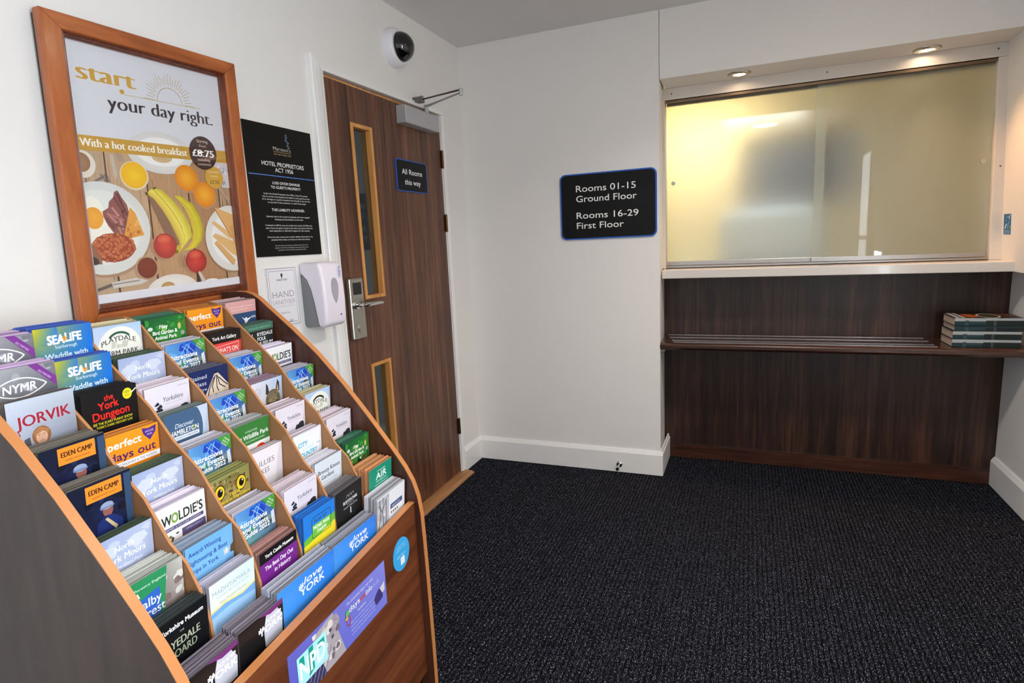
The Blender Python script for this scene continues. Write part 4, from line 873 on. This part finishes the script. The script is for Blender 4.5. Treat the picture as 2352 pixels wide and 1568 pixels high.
def c_filey(p):
    p.grad4(0, 0, 100, 90, (26, 92, 52), (34, 120, 54), (84, 170, 60), (56, 140, 50)); p.noise(2, 2, 98, 66, [(20, 84, 40), (60, 150, 60), (118, 184, 70), (34, 110, 54), (70, 130, 40)], 30, 7, 9)
    for t_, u_, v_, w_ in (('Filey', 44, 20, 20), ('Bird Garden &', 47, 32, 60), ('Animal Park', 48, 43, 54)): p.text(t_, u_, v_, 7.6, (246, 250, 244), w=w_, bold=.03)
    p.ell(58, 58, 7, 5, (30, 34, 34)); p.ell(61, 55, 3, 3, (232, 234, 232)); p.ell(83, 24, 4, 7, (206, 196, 110)); p.ell(90, 40, 5, 5, (160, 166, 160)); p.ell(12, 22, 6, 4, (214, 226, 214)); p.ell(24, 54, 4, 4, (210, 120, 50)); p.ell(78, 56, 8, 4, (96, 66, 40)); p.rect(0, 62, 100, 90, (110, 74, 40))
def c_attr(p):
    p.grad4(0, 0, 100, 90, (96, 160, 226), (26, 78, 176), (120, 140, 150), (130, 196, 180)); p.poly([(36, 4), (60, 2), (76, 16), (66, 30), (44, 28), (32, 16)], (30, 70, 190)); p.noise(0, 4, 60, 32, [(84, 150, 226), (40, 110, 210), (120, 180, 236)], 10, 8, 5)
    for q in ([(34, 30), (52, 6), (70, 26)], [(40, 8), (62, 28)], [(48, 30), (60, 4)]): p.line(q, 1.2, (170, 206, 240))
    p.noise(56, 34, 90, 62, [(84, 110, 116), (120, 140, 146), (60, 84, 90), (40, 56, 62)], 16, 6, 7); p.poly([(88, 34), (96, 30), (99, 60), (90, 60)], (226, 232, 236)); p.noise(14, 42, 44, 64, [(60, 140, 110), (30, 60, 90), (90, 160, 140)], 9, 6, 9)
    p.poly([(66, 0), (100, 0), (100, 34)], (74, 158, 60))
    for i, t_ in enumerate(('YOUR FREE', 'GUIDE TO', 'THE COAST')): p.text(t_, 88 - 4 * i + 2, 9 + 4 * i, 3, (234, 246, 230), w=17, rot=.72, bold=.01)
    for t_, v_, w_, u_ in (('Attractions', 29, 70, 42), ('and Events', 41, 66, 46), ('Guide 2022', 53, 66, 50)): p.text(t_, u_, v_, 9.4, WHT, w=w_, bold=.035)
def c_hamble(p):
    p.rect(0, 0, 100, 90, (196, 210, 232)); p.ell(36, 40, 50, 62, (70, 100, 134)); p.poly([(0, 0), (40, 0), (0, 30)], (70, 100, 134)); p.rect(0, 10, 20, 90, (70, 100, 134)); p.text('Discover', 42, 26, 9, (232, 240, 250), w=42, shear=.25); p.text('HAMBLETON', 42, 39, 9.5, WHT, w=66, bold=.015); p.ell(64.5, 38.5, 3.6, 3.6, (176, 196, 60)); p.ell(64.5, 38.5, 2, 2, (70, 100, 134)); p.rect(12, 46, 76, 54, (226, 232, 238)); p.text('IN NORTH YORKSHIRE', 44, 50, 3.6, (70, 100, 134), w=56); p.ell(14, 62, 12, 7, (232, 238, 246))
def c_yorks(p):
    p.rect(0, 0, 100, 90, (230, 224, 236)); p.text('Yorkshire', 60, 29, 9.5, (104, 110, 124), w=46, fat=.02, shear=.12); p.text('places to visit 2022', 62, 38, 2.6, (170, 166, 180), w=40); p.text('SPRING 2022', 84, 9, 2.4, (150, 146, 160), w=22)
    for q in ([(18, 36), (26, 30), (30, 36), (22, 38)], [(22, 42), (32, 36), (36, 42), (26, 46)], [(20, 46), (34, 44), (36, 50), (22, 50)]): p.poly(q, (40, 44, 56))
    p.poly([(64, 60), (68, 52), (76, 52), (78, 49), (88, 47), (94, 50), (96, 62), (64, 66)], (48, 52, 58)); p.ell(90, 60, 4, 6, (60, 64, 70))
def c_owl(p):
    p.grad4(0, 0, 100, 90, (150, 150, 90), (132, 134, 74), (196, 170, 96), (160, 128, 70)); p.noise(4, 4, 96, 50, [(170, 142, 84), (196, 172, 112), (120, 96, 54), (150, 132, 80), (104, 80, 44)], 60, 4, 4)
    for k in range(26): p.line([(48 + (k % 13 - 6) * 3.4, 6 + (k // 13) * 12), (50 + (k % 13 - 6) * 4.4, 16 + (k // 13) * 12)], 1, (92, 70, 38), up=False)
    for u in (22, 76): p.ell(u, 30, 13.5, 16, (70, 52, 26)); p.ell(u, 30, 11.5, 13.5, (244, 204, 44)); p.ell(u + 1, 30, 6.5, 8, (14, 12, 10)); p.ell(u + 3.5, 26, 1.6, 2, (240, 240, 230))
    p.poly([(44, 34), (54, 34), (52, 52), (47, 54)], (96, 76, 44)); p.text('Thirsk', 58, 43, 7, (246, 214, 60), w=28, fat=.03); p.text('Birds of Prey Centre', 60, 52, 7, (246, 214, 60), w=72, fat=.03); p.poly([(40, 62), (100, 60), (100, 90), (30, 90)], (130, 190, 236))
def c_castle(p):
    p.rect(0, 0, 100, 90, (120, 40, 140)); p.rect(0, 0, 100, 23, (20, 16, 18)); p.text('York Castle Museum', 52, 12, 7, WHT, w=76, bold=.03); p.text('The Best Day Out', 50, 35, 8, (240, 228, 244), w=76, bold=.03); p.text('in History', 58, 49, 8, (240, 228, 244), w=44, bold=.03)
def c_stained(p):
    p.rect(0, 0, 100, 90, (30, 44, 96)); p.text('Stained', 22, 15, 8.5, (220, 226, 240), w=42, bold=.004); p.text('Glass', 24, 29, 8.5, (220, 226, 240), w=34, bold=.004); p.text('Centre', 24, 42, 6.5, (220, 226, 240), w=34, bold=.004)
    p.poly([(68, 8), (100, 44), (100, 90), (34, 90), (34, 60)], (224, 208, 188)); p.poly([(68, 8), (74, 14), (62, 15)], (30, 30, 44))
    for q in ([(66, 18), (56, 40), (58, 54)], [(70, 18), (76, 40), (90, 50)], [(62, 22), (48, 44), (44, 58)], [(69, 20), (68, 44), (72, 54)], [(74, 24), (88, 38), (98, 46)]): p.line(q, 2.2, (34, 34, 50))
    p.poly([(52, 66), (64, 58), (78, 66), (64, 62)], (90, 86, 96))
def c_wild(p):
    p.rect(0, 0, 100, 90, (58, 126, 58)); p.text('YORKSHIRE', 46, 19, 4, (210, 232, 206), w=36); p.text('Wildlife Park', 60, 30, 9.5, (244, 248, 242), w=74, bold=.02); p.poly([(8, 32), (18, 26), (20, 38), (12, 44)], (230, 240, 228)); p.text('WALKTHROUGH SAFARI', 56, 41, 3.4, (210, 232, 206), w=56); p.rect(0, 48, 100, 60, (240, 240, 236)); p.rect(0, 60, 100, 90, (56, 26, 30)); p.ell(72, 64, 14, 10, (232, 60, 44)); p.ell(66, 62, 6, 4, (250, 110, 84))
def c_lies(p):
    p.rect(0, 0, 100, 90, (238, 234, 240)); p.text('LILLIES', 48, 29, 11, (70, 60, 62), w=54, bold=-.01, al='c'); p.text('CAKES', 36, 47, 11, (70, 60, 62), w=46, bold=-.01)
def c_monk(p):
    p.rect(0, 0, 100, 90, (40, 128, 222)); p.poly([(0, 52), (40, 42), (100, 30), (100, 90), (0, 90)], (110, 190, 60)); p.poly([(0, 64), (50, 58), (100, 48), (100, 90), (0, 90)], (240, 220, 50)); p.line(rrect(26, 14, 86, 58, 5), 1.2, (40, 60, 60), closed=True)
    p.text('PLAY AT', 54, 23, 6, (50, 60, 50), w=40, bold=.01); p.rect(27, 30, 85, 54, (116, 196, 62)); p.text('MONK PARK', 56, 37, 7.5, (244, 250, 240), w=52, bold=.03); p.text('FARM', 56, 48, 7.5, (244, 250, 240), w=28, bold=.03)
def c_art(p):
    p.rect(0, 0, 100, 90, (232, 74, 70)); p.rect(0, 0, 100, 26, (34, 28, 28)); p.text('York Art Gallery', 50, 14, 8, WHT, w=72, bold=.02); p.line([(24, 34), (92, 30), (92, 60), (24, 64)], 1.2, (252, 214, 208), closed=True); p.text("WHAT'S ON", 56, 43, 10, (252, 236, 232), w=64, bold=.02); p.line([(24, 52), (92, 50)], 1, (252, 214, 208)); p.text('2022 JAN - JUN', 64, 57, 4.4, (252, 224, 220), w=46)
def c_lynx(p):
    p.grad4(0, 0, 100, 90, (232, 228, 236), (176, 204, 240), (170, 160, 150), (210, 206, 206)); p.poly([(44, 34), (47, 8), (52, 14), (56, 34)], (54, 50, 48)); p.poly([(76, 34), (84, 6), (90, 14), (90, 34)], (54, 50, 48)); p.poly([(80, 32), (84, 16), (88, 32)], (190, 150, 130))
    p.ell(67, 50, 24, 24, (140, 128, 100), 30, 0, (104, 92, 74)); p.noise(48, 34, 86, 62, [(90, 78, 60), (160, 148, 120), (120, 108, 84)], 18, 4, 3); p.ell(58, 50, 3.2, 2.2, (196, 170, 90)); p.ell(77, 50, 3.2, 2.2, (196, 170, 90)); p.ell(58, 50, 1.2, 1.6, BLK); p.ell(77, 50, 1.2, 1.6, BLK); p.ring(18, 24, 10, 9, 1.2, (180, 176, 200)); p.text('ZOO', 18, 24, 4, (180, 170, 200), w=12)
def c_coast(p):
    p.rect(0, 0, 100, 90, (240, 244, 250)); p.text('CITY', 32, 26, 10, (48, 178, 220), w=32, bold=.03, shear=.1); p.text('COAST', 52, 38, 8, (196, 232, 244), w=40, bold=.02); p.text('AND', 88, 37, 4, (120, 130, 140), w=12); p.text('COUNTRY', 48, 51, 10, (48, 178, 220), w=70, bold=.03, shear=.1); p.text('YORKSHIRE HOLIDAYS 2022', 44, 61, 2.6, (150, 160, 170), w=46)
def c_breezy(p):
    p.rect(0, 0, 100, 90, (222, 232, 242)); p.text('Breezy Knees', 52, 26, 9.5, (58, 62, 74), w=80, fat=.03); p.text('Gardens', 46, 40, 9.5, (58, 62, 74), w=46, fat=.03); p.text('PLANTS CAFE', 54, 53, 3.8, (150, 164, 180), w=52); p.text('GARDENS NURSERY', 54, 60, 3.4, (170, 182, 196), w=50)
def c_burton(p):
    p.rect(0, 0, 100, 90, (34, 33, 34)); 
    for u in (44, 54, 64): p.ring(u, 25, 4, 6, 1, (232, 232, 232), pi, 2 * pi)
    p.text('BURTON PARK', 54, 34, 7, WHT, w=54, bold=.012); p.line([(40, 41), (68, 41)], .8, (200, 200, 200)); p.text('HOLIDAY HOMES & LODGES', 54, 47, 3.2, (214, 214, 214), w=52); p.rect(52, 52, 56, 66, (214, 214, 214))
def c_pink(p):
    p.rect(0, 0, 100, 90, (52, 78, 116)); p.rect(0, 0, 100, 30, (222, 166, 162)); p.text('LOOK AFTER YOURSELF ON HOLIDAY', 52, 14, 3.6, (250, 224, 222), w=78); p.text('DISCOVER THE COAST', 46, 21, 3.4, (250, 224, 222), w=54)
    p.poly([(50, 40), (60, 46), (64, 42), (70, 46), (84, 44), (72, 51), (62, 60), (58, 60), (60, 52)], (240, 244, 250)); p.text('RSPB', 90, 44, 5, (236, 240, 248), w=14, bold=.02); p.line([(10, 44), (16, 52), (22, 44)], 1.4, (150, 190, 220)); p.line([(26, 46), (30, 56)], 1.4, (120, 180, 200)); p.ell(94, 66, 14, 7, (170, 150, 120))
def c_folk(p):
    p.rect(0, 0, 100, 90, (40, 44, 46)); p.rect(0, 0, 100, 17, (74, 118, 98)); p.text('THE PLACE FOR A GREAT DAY OUT', 52, 10, 3.6, (160, 206, 180), w=76)
    for t_, v_, w_ in (('RYEDALE', 27, 54), ('FOLK', 39, 30), ('MUSEUM', 51, 54)): p.text(t_, 42, v_, 8.6, WHT, w=w_, al='l', bold=.02)
    p.text('LL', 22, 28, 8.6, WHT, w=12, bold=.03, shear=.2); p.text('HUTTON LE HOLE', 66, 60, 3.4, (214, 220, 220), w=44)
def c_air(p):
    p.rect(0, 0, 100, 90, (30, 146, 118)); p.rect(0, 0, 100, 2, (200, 130, 84)); p.text('YORKSHIRE', 52, 15, 3.6, (220, 244, 236), w=38); p.text('AIR', 52, 27, 15, WHT, w=46, bold=.02, shear=.08); p.text('MUSEUM', 52, 40, 4.2, (220, 244, 236), w=44); p.line([(24, 48), (82, 48)], 1, (220, 244, 236)); p.text('ELVINGTON YORK', 52, 53, 3.4, (220, 244, 236), w=50)

LIL = (206, 190, 216)
DES = { # cover, colour of the sheet edges, what it looks like, edge word
 'nymr': (c_nymr, (196, 170, 204), 'grey leaflet with white oval lettering and purple corner', 'lilac'), 'sea': (c_sealife, (72, 100, 190), 'blue leaflet with yellow corner and bold white heading', 'blue'), 'jor': (c_jorvik, (118, 112, 110), 'pale leaflet with red heading over a bearded face', 'grey'),
 'eden': (c_eden, (112, 108, 98), 'navy leaflet with orange panel above a helmeted figure', 'grey'), 'moor': (c_moors, (78, 94, 76), 'cloudy pale blue leaflet with white title', 'dark green'), 'dal': (c_dalby, (196, 198, 190), 'green and blue leaflet with white forest title', 'pale grey'),
 'hoard': (c_hoard, (62, 70, 70), 'black museum leaflet with pale serif title', 'charcoal'), 'dun': (c_dungeon, (34, 32, 34), 'black leaflet with scrawled red title', 'black'), 'perf': (c_perfect, (216, 138, 66), 'orange leaflet with purple heart badge', 'orange'),
 'wold': (c_woldies, (222, 212, 230), 'white leaflet with dark capital title and purple strip', 'white'), 'award': (c_award, (150, 164, 186), 'sky blue leaflet with three navy title lines', 'grey blue'), 'mad': (c_madhya, (206, 204, 222), 'white leaflet with thin title above blue waves', 'white'),
 'play': (c_play, (206, 198, 160), 'cream farm leaflet with an arched green banner', 'cream'), 'fil': (c_filey, (60, 112, 88), 'jungle green animal park leaflet with white title', 'green'), 'attr': (c_attr, (200, 196, 208), 'blue events guide leaflet with green corner flash', 'white'),
 'ham': (c_hamble, (126, 140, 138), 'slate blue leaflet with rounded edge and white title', 'grey green'), 'york': (c_yorks, (220, 206, 216), 'pale lilac leaflet with grey italic title and leaf emblem', 'pink white'), 'owl': (c_owl, (140, 140, 84), 'leaflet showing staring yellow owl eyes', 'olive'),
 'cast': (c_castle, (170, 128, 122), 'purple leaflet with black top strip and white title', 'brown pink'), 'stain': (c_stained, (96, 96, 112), 'navy leaflet with a cream fan shape', 'slate'), 'wild': (c_wild, (186, 188, 188), 'green wildlife leaflet with white strip and red shape', 'grey'),
 'lies': (c_lies, (228, 216, 222), 'plain white leaflet with thin dark capitals', 'pinkish white'), 'monk': (c_monk, (50, 120, 206), 'blue leaflet with green and yellow sweep', 'blue'), 'art': (c_art, (62, 52, 50), 'red gallery leaflet with black top strip', 'dark brown'),
 'lynx': (c_lynx, (150, 124, 142), 'leaflet showing a tufted ear lynx', 'mauve'), 'coast': (c_coast, (218, 208, 218), 'white leaflet with turquoise capitals', 'white'), 'brz': (c_breezy, (214, 212, 222), 'pale blue garden leaflet with dark serif title', 'white'),
 'bur': (c_burton, (116, 112, 116), 'charcoal leaflet with small white arches and title', 'grey'), 'pink': (c_pink, (188, 160, 160), 'pink and navy leaflet with white bird', 'pinkish grey'), 'folk': (c_folk, (78, 98, 92), 'dark museum leaflet with green top strip', 'dark green'), 'air': (c_air, (220, 160, 112), 'teal green leaflet with large white capitals', 'tan')}
GRID = ['nymr sea play fil perf pink', 'nymr sea moor attr art folk', 'jor dun york stain attr wold', 'eden perf ham attr lynx attr', 'eden moor attr wild york play', 'moor wold owl lies coast york', 'dal award attr york brz fil', 'hoard mad cast monk bur air']
ORD = ['first', 'second', 'third', 'fourth', 'fifth', 'sixth']; ROW = ['top row', 'second row', 'third row', 'fourth row', 'fifth row', 'sixth row', 'seventh row', 'lowest row']
SHT = .0013
def sheet_mesh(name, w, h, t, col, cover=None, dv=(0, 0)):
    """a folded leaflet standing on z = 0, front face at x = 0 facing +x, centred on y"""
    mb = MB(); top = tuple(min(255, q + 10) for q in col)
    mb.box(-t, 0, -w / 2, w / 2, 0, h, 0, col)
    mb.box(-t * .62, -t * .38, -w / 2 - .0002, w / 2 + .0002, .001, h + .0006, 0, tuple(max(0, int(q * .72)) for q in col))   # the inner fold
    if cover:
        p = Print(mb, (0, -w / 2, h), (0, w / 100, 0), (0, 0, -w / 100), (1, 0, 0), step=.000012); p.clip = (0, 0, 100, 100 * h / w); p.m = 0; cover(p)
    return mb.mesh(name, PRINT)
FRONT = {}; BACKS = {}
for k, (fn, col, d, e) in DES.items():
    FRONT[k] = sheet_mesh('leaflet_cover_' + k, LW_, LH, SHT, tuple(int(q * .9) for q in col), fn)
    BACKS[k] = [sheet_mesh('leaflet_' + k, LW_, LH, SHT, tuple(max(0, min(255, int(q * f))) for q in col)) for f in (.86, 1.0, 1.1)]
rest = MB(); rr = random.Random(21)
NB = 5; NREST = 9
for r in range(1, 9):
    for c in range(1, 7):
        key = GRID[r - 1].split()[c - 1]; fn, col, desc, ew = DES[key]; x, z, dx, dz = T[c, r]
        yc = -SW + ST + PITCH * (c - .5); where = f'{ROW[r-1]}, {ORD[c-1]} rack column'
        phi = math.atan2(dx * .3, LW_); psi = -math.atan2(dz * .25, LW_)
        R3 = Matrix.Rotation(phi, 4, 'Z') @ Matrix.Rotation(psi, 4, 'X') @ Matrix.Rotation(TILT, 4, 'Y')
        xb = x + dx * .3 - LH * sin(TILT); zb = z + dz * .25 - LH * cos(TILT)
        grp = f'leaflets in the {where}'
        room = (x - T[c, r - 1][0] - .0095) if r > 1 else x - .075
        ns = max(NB, min(NB + NREST, int((room - .004) / .0027))); step = min(.0040, (room - .004) / ns); bk = step * ns + .0046
        # the pocket: a thin back board behind the stack and a floor under it
        mb = MB(); w2 = PITCH / 2 - .0034; hb = LH - .010
        mb.box(-bk - .0022, -bk, -w2, w2, -.0105 + RISE * bk, hb + RISE * bk); mb.prism([(.001, -.0105), (-bk, -.0105 + RISE * bk), (-bk, -.0125 + RISE * bk), (.001, -.0125)], 1, -w2, w2)
        pk = mb.build('pocket', MDF, rack, (0, 0, 0)); pk.matrix_local = Matrix.Translation((xb, yc, zb)) @ Matrix.Rotation(TILT, 4, 'Y')
        for i in range(1 + ns):
            gap = i * step + (rr.uniform(-.1, .1) * step if i else 0)
            jy = 0 if i == 0 else rr.uniform(-.0009, .0009); jz = 0 if i == 0 else rr.uniform(-.0040, .0012); jt = 0 if i == 0 else rr.uniform(-.0012, .0012)
            M = SMAT @ Matrix.Translation((xb - gap, yc + jy, zb + jz + RISE * gap)) @ R3 @ Matrix.Rotation(jt, 4, 'Y')
            if i <= NB:
                o = bpy.data.objects.new('leaflet', FRONT[key] if i == 0 else BACKS[key][rr.randrange(3)]); COL.objects.link(o); o.matrix_world = M
                tag(o, f'{desc}, {where}' if i == 0 else f'{ew} edged leaflet packed behind the front one, {where}', 'leaflet', grp)
            else:
                f = rr.choice((.84, 1.0, 1.1)); cc = tuple(max(0, min(255, int(q * f))) for q in col); n0 = len(rest.v)
                w, h, t = LW_, LH, SHT
                P = [M @ Vector(q) for q in ((-t, -w / 2, 0), (0, -w / 2, 0), (0, w / 2, 0), (-t, w / 2, 0), (-t, -w / 2, h), (0, -w / 2, h), (0, w / 2, h), (-t, w / 2, h))]
                I = [rest.add(q) for q in P]
                for q in ((3, 2, 1, 0), (4, 5, 6, 7), (0, 1, 5, 4), (1, 2, 6, 5), (2, 3, 7, 6), (3, 0, 4, 7)): rest.faces_idx([I[a] for a in q], 0, cc)
o = rest.build('leaflets', PRINT); tag(o, 'remaining leaflets packed at the backs of the rack pockets', 'leaflets', None, 'stuff')

# ------------------------------------------------------------------ magazines in the bottom tray
def m_dark(p):
    p.rect(0, 0, 100, 150, (26, 24, 26)); p.poly([(62, 2), (82, 0), (90, 14), (98, 26), (96, 60), (56, 62), (54, 30)], (206, 208, 222)); p.poly([(40, 0), (100, 0), (100, 8), (70, 10)], (120, 50, 120))
    p.text('love', 76, 17, 9, (250, 250, 252), w=36, bold=.02, shear=.3, rot=-.05); p.text('#', 48, 25, 9, (250, 250, 252), w=12, bold=.03); p.text('YORK', 70, 31, 11, (250, 250, 252), w=54, bold=.04)
def m_blue(p):
    p.grad4(0, 0, 100, 150, (64, 150, 244), (40, 128, 240), (90, 170, 248), (110, 184, 250)); p.text('#', 39, 14, 7, WHT, w=8, bold=.03); p.text('love', 60, 11, 8, WHT, w=32, bold=.02, shear=.3); p.text('YORK', 59, 22.5, 9, WHT, w=44, bold=.02)
def m_white(p):
    p.rect(0, 0, 100, 150, (236, 240, 246)); p.rect(0, 3, 41, 150, (186, 190, 200)); p.noise(1, 4, 40, 60, [(206, 208, 216), (160, 164, 174), (220, 222, 228)], 14, 6, 3)
    for q in ([(20, 3), (19, 34), (22, 60)], [(20, 24), (34, 8)], [(20, 34), (6, 14)], [(30, 10), (32, 40), (28, 60)], [(8, 4), (12, 30), (6, 60)]): p.line(q, 2.0, (96, 100, 110))
    p.rect(46, 28, 90, 38, (60, 92, 140)); p.text('Inspired by...', 68, 33, 4.6, (220, 230, 242), w=34)
    for k in range(4): p.ell(50 + k * 7, 45, 2, 2.4, (70, 60, 54))
MAGS = [(m_dark, .126, -.749, .606, .634, (118, 110, 122), 'dark city magazine in the bottom tray beside the grey side panel'), (m_dark, .124, -.618, .602, .636, (146, 138, 150), 'dark city magazine in the bottom tray, next to the blue ones'),
        (m_blue, .194, -.471, .600, .650, (176, 178, 192), 'left hand blue city magazine in the bottom tray'), (m_blue, .186, -.277, .598, .648, (170, 172, 186), 'right hand blue city magazine in the bottom tray'), (m_white, .150, -.103, .604, .682, (206, 206, 214), 'white magazine with bare trees at the end of the bottom tray')]
for q, (fn, w, yc, x, z, col, lab) in enumerate(MAGS):
    h = z - .412; t_ = .0022; tl = RD(4.0 if q < 4 else 5.0)
    fm = sheet_mesh('magazine_cover', w, h, t_, tuple(int(v * .9) for v in col), fn); bms = [sheet_mesh('magazine_sheet', w, h, t_, tuple(int(v * f) for v in col)) for f in (.8, 1.0, 1.12)]
    for i in range(10):
        M = SMAT @ Matrix.Translation((x - h * sin(tl) - i * .0042, yc + (rr.uniform(-.002, .002) if i else 0), z - h * cos(tl) + (rr.uniform(-.0015, .0025) + .16 * i * .0042 if i else 0))) @ Matrix.Rotation(-.006, 4, 'X') @ Matrix.Rotation(tl, 4, 'Y')
        o = bpy.data.objects.new('magazine', fm if i == 0 else bms[rr.randrange(3)]); COL.objects.link(o); o.matrix_world = M
        tag(o, lab + ', frontmost' if i == 0 else 'magazine behind the front ' + lab, 'magazine', 'magazines: ' + lab)

# ------------------------------------------------------------------ stickers on the front board
mb = MB(); CW, CH = .392, .122
mb.box(0, .0012, -CW / 2, CW / 2, 0, CH, 0, (118, 120, 206)); p = Print(mb, (.0012, -CW / 2, CH), (0, CW / 100, 0), (0, 0, -CW / 100), (1, 0, 0)); VB = CH / CW * 100; p.clip = (0, 0, 100, VB)
p.grad4(0, 0, 100, VB, (100, 100, 190), (136, 138, 224), (124, 128, 222), (90, 96, 200))
p.poly([(22, 3), (40, 0), (44, 14), (50, VB), (14, VB), (16, 14)], (176, 166, 172)); p.noise(16, 2, 46, VB, [(206, 198, 196), (120, 106, 116), (160, 150, 156), (226, 220, 214), (90, 80, 92)], 40, 2.4, 5); p.poly([(10, 22), (24, 14), (30, VB), (10, VB)], (60, 56, 96))
for k in range(5): p.line([(12 + k * 4, VB), (20 + k * 4, 18)], .5, (170, 160, 190))
p.rect(6, 5.5, 32, 23, (176, 236, 240)); p.rect(8, 7, 12, 13, (30, 160, 140)); p.poly([(16, 6), (20, 6), (20, 20), (15, 22)], (30, 160, 140)); p.rect(24, 8, 30, 12, (30, 160, 140)); p.text('NPD', 19, 14.5, 10, (236, 250, 250), w=22, bold=.03)
p.text('For practical days out visit', 69, 3.6, 1.7, (226, 230, 250), w=30, bold=.01); p.text('days', 61.5, 8.4, 3.6, WHT, w=12, bold=.01); p.text('out', 71, 8.4, 3.6, (236, 90, 76), w=7, bold=.01); p.text('info', 78.5, 8.4, 3.6, WHT, w=7.6, bold=.01); p.text('.co.uk', 86.5, 8.4, 3.2, (190, 196, 240), w=9)
p.ell(53.5, 9.5, 1.8, 2.2, (90, 190, 110)); p.ring(54.5, 14.5, 1.8, 3.4, .6, (226, 84, 84)); p.ell(52.4, 12.2, 1.6, .9, (236, 180, 60)); p.text('Yorkshire', 69, 14, 1.7, (226, 230, 250), w=10, bold=.01)
for k, t_ in enumerate(('Please take one leaflet of each that you', 'would like to visit and share with your', 'friends and family, thank you for helping', 'to look after the places that you love')): p.text(t_, 70, 17.4 + 2.6 * k, 1.3, (206, 212, 246), w=28, up=False)
p.k += 1; p.poly([(84, 19), (90, 15), (95, 18), (94, 23), (86, 24)], (70, 62, 120)); p.poly([(91, 15), (97, 13), (97, 19), (94, 20)], (214, 210, 220))
o = mb.build('rack_banner', SIGNP); o.matrix_world = SMAT @ Matrix.Translation((FX1 + .0006 + fx(-.411), -.411, .414)) @ Matrix.Rotation(math.atan2(.0225, SW - 2 * ST), 4, 'Z') @ Matrix.Rotation(RD(-1.0), 4, 'X'); tag(o, 'violet banner sticker on the walnut front board of the rack', 'sticker')
mb = MB(); mb.cyl((0, 0), 0, .047, 0, .001, 40, 0, None, (64, 170, 232)); p = Print(mb, (.001, -.047, .047), (0, .00094, 0), (0, 0, -.00094), (1, 0, 0))
p.text('please tell us', 50, 22, 5, (190, 228, 250), w=48); p.text('what you think', 50, 31, 5, (190, 228, 250), w=56); p.text('scan here', 46, 52, 6, (214, 238, 252), w=48); p.rect(42, 60, 66, 84, (236, 242, 248))
o = mb.build('round_sticker', SIGNP); o.matrix_world = SMAT @ Matrix.Translation((FX1 + .0006 + fx(-.118), -.118, .499)) @ Matrix.Rotation(math.atan2(.0225, SW - 2 * ST), 4, 'Z'); tag(o, 'round blue sticker at the right end of the walnut front board', 'sticker')
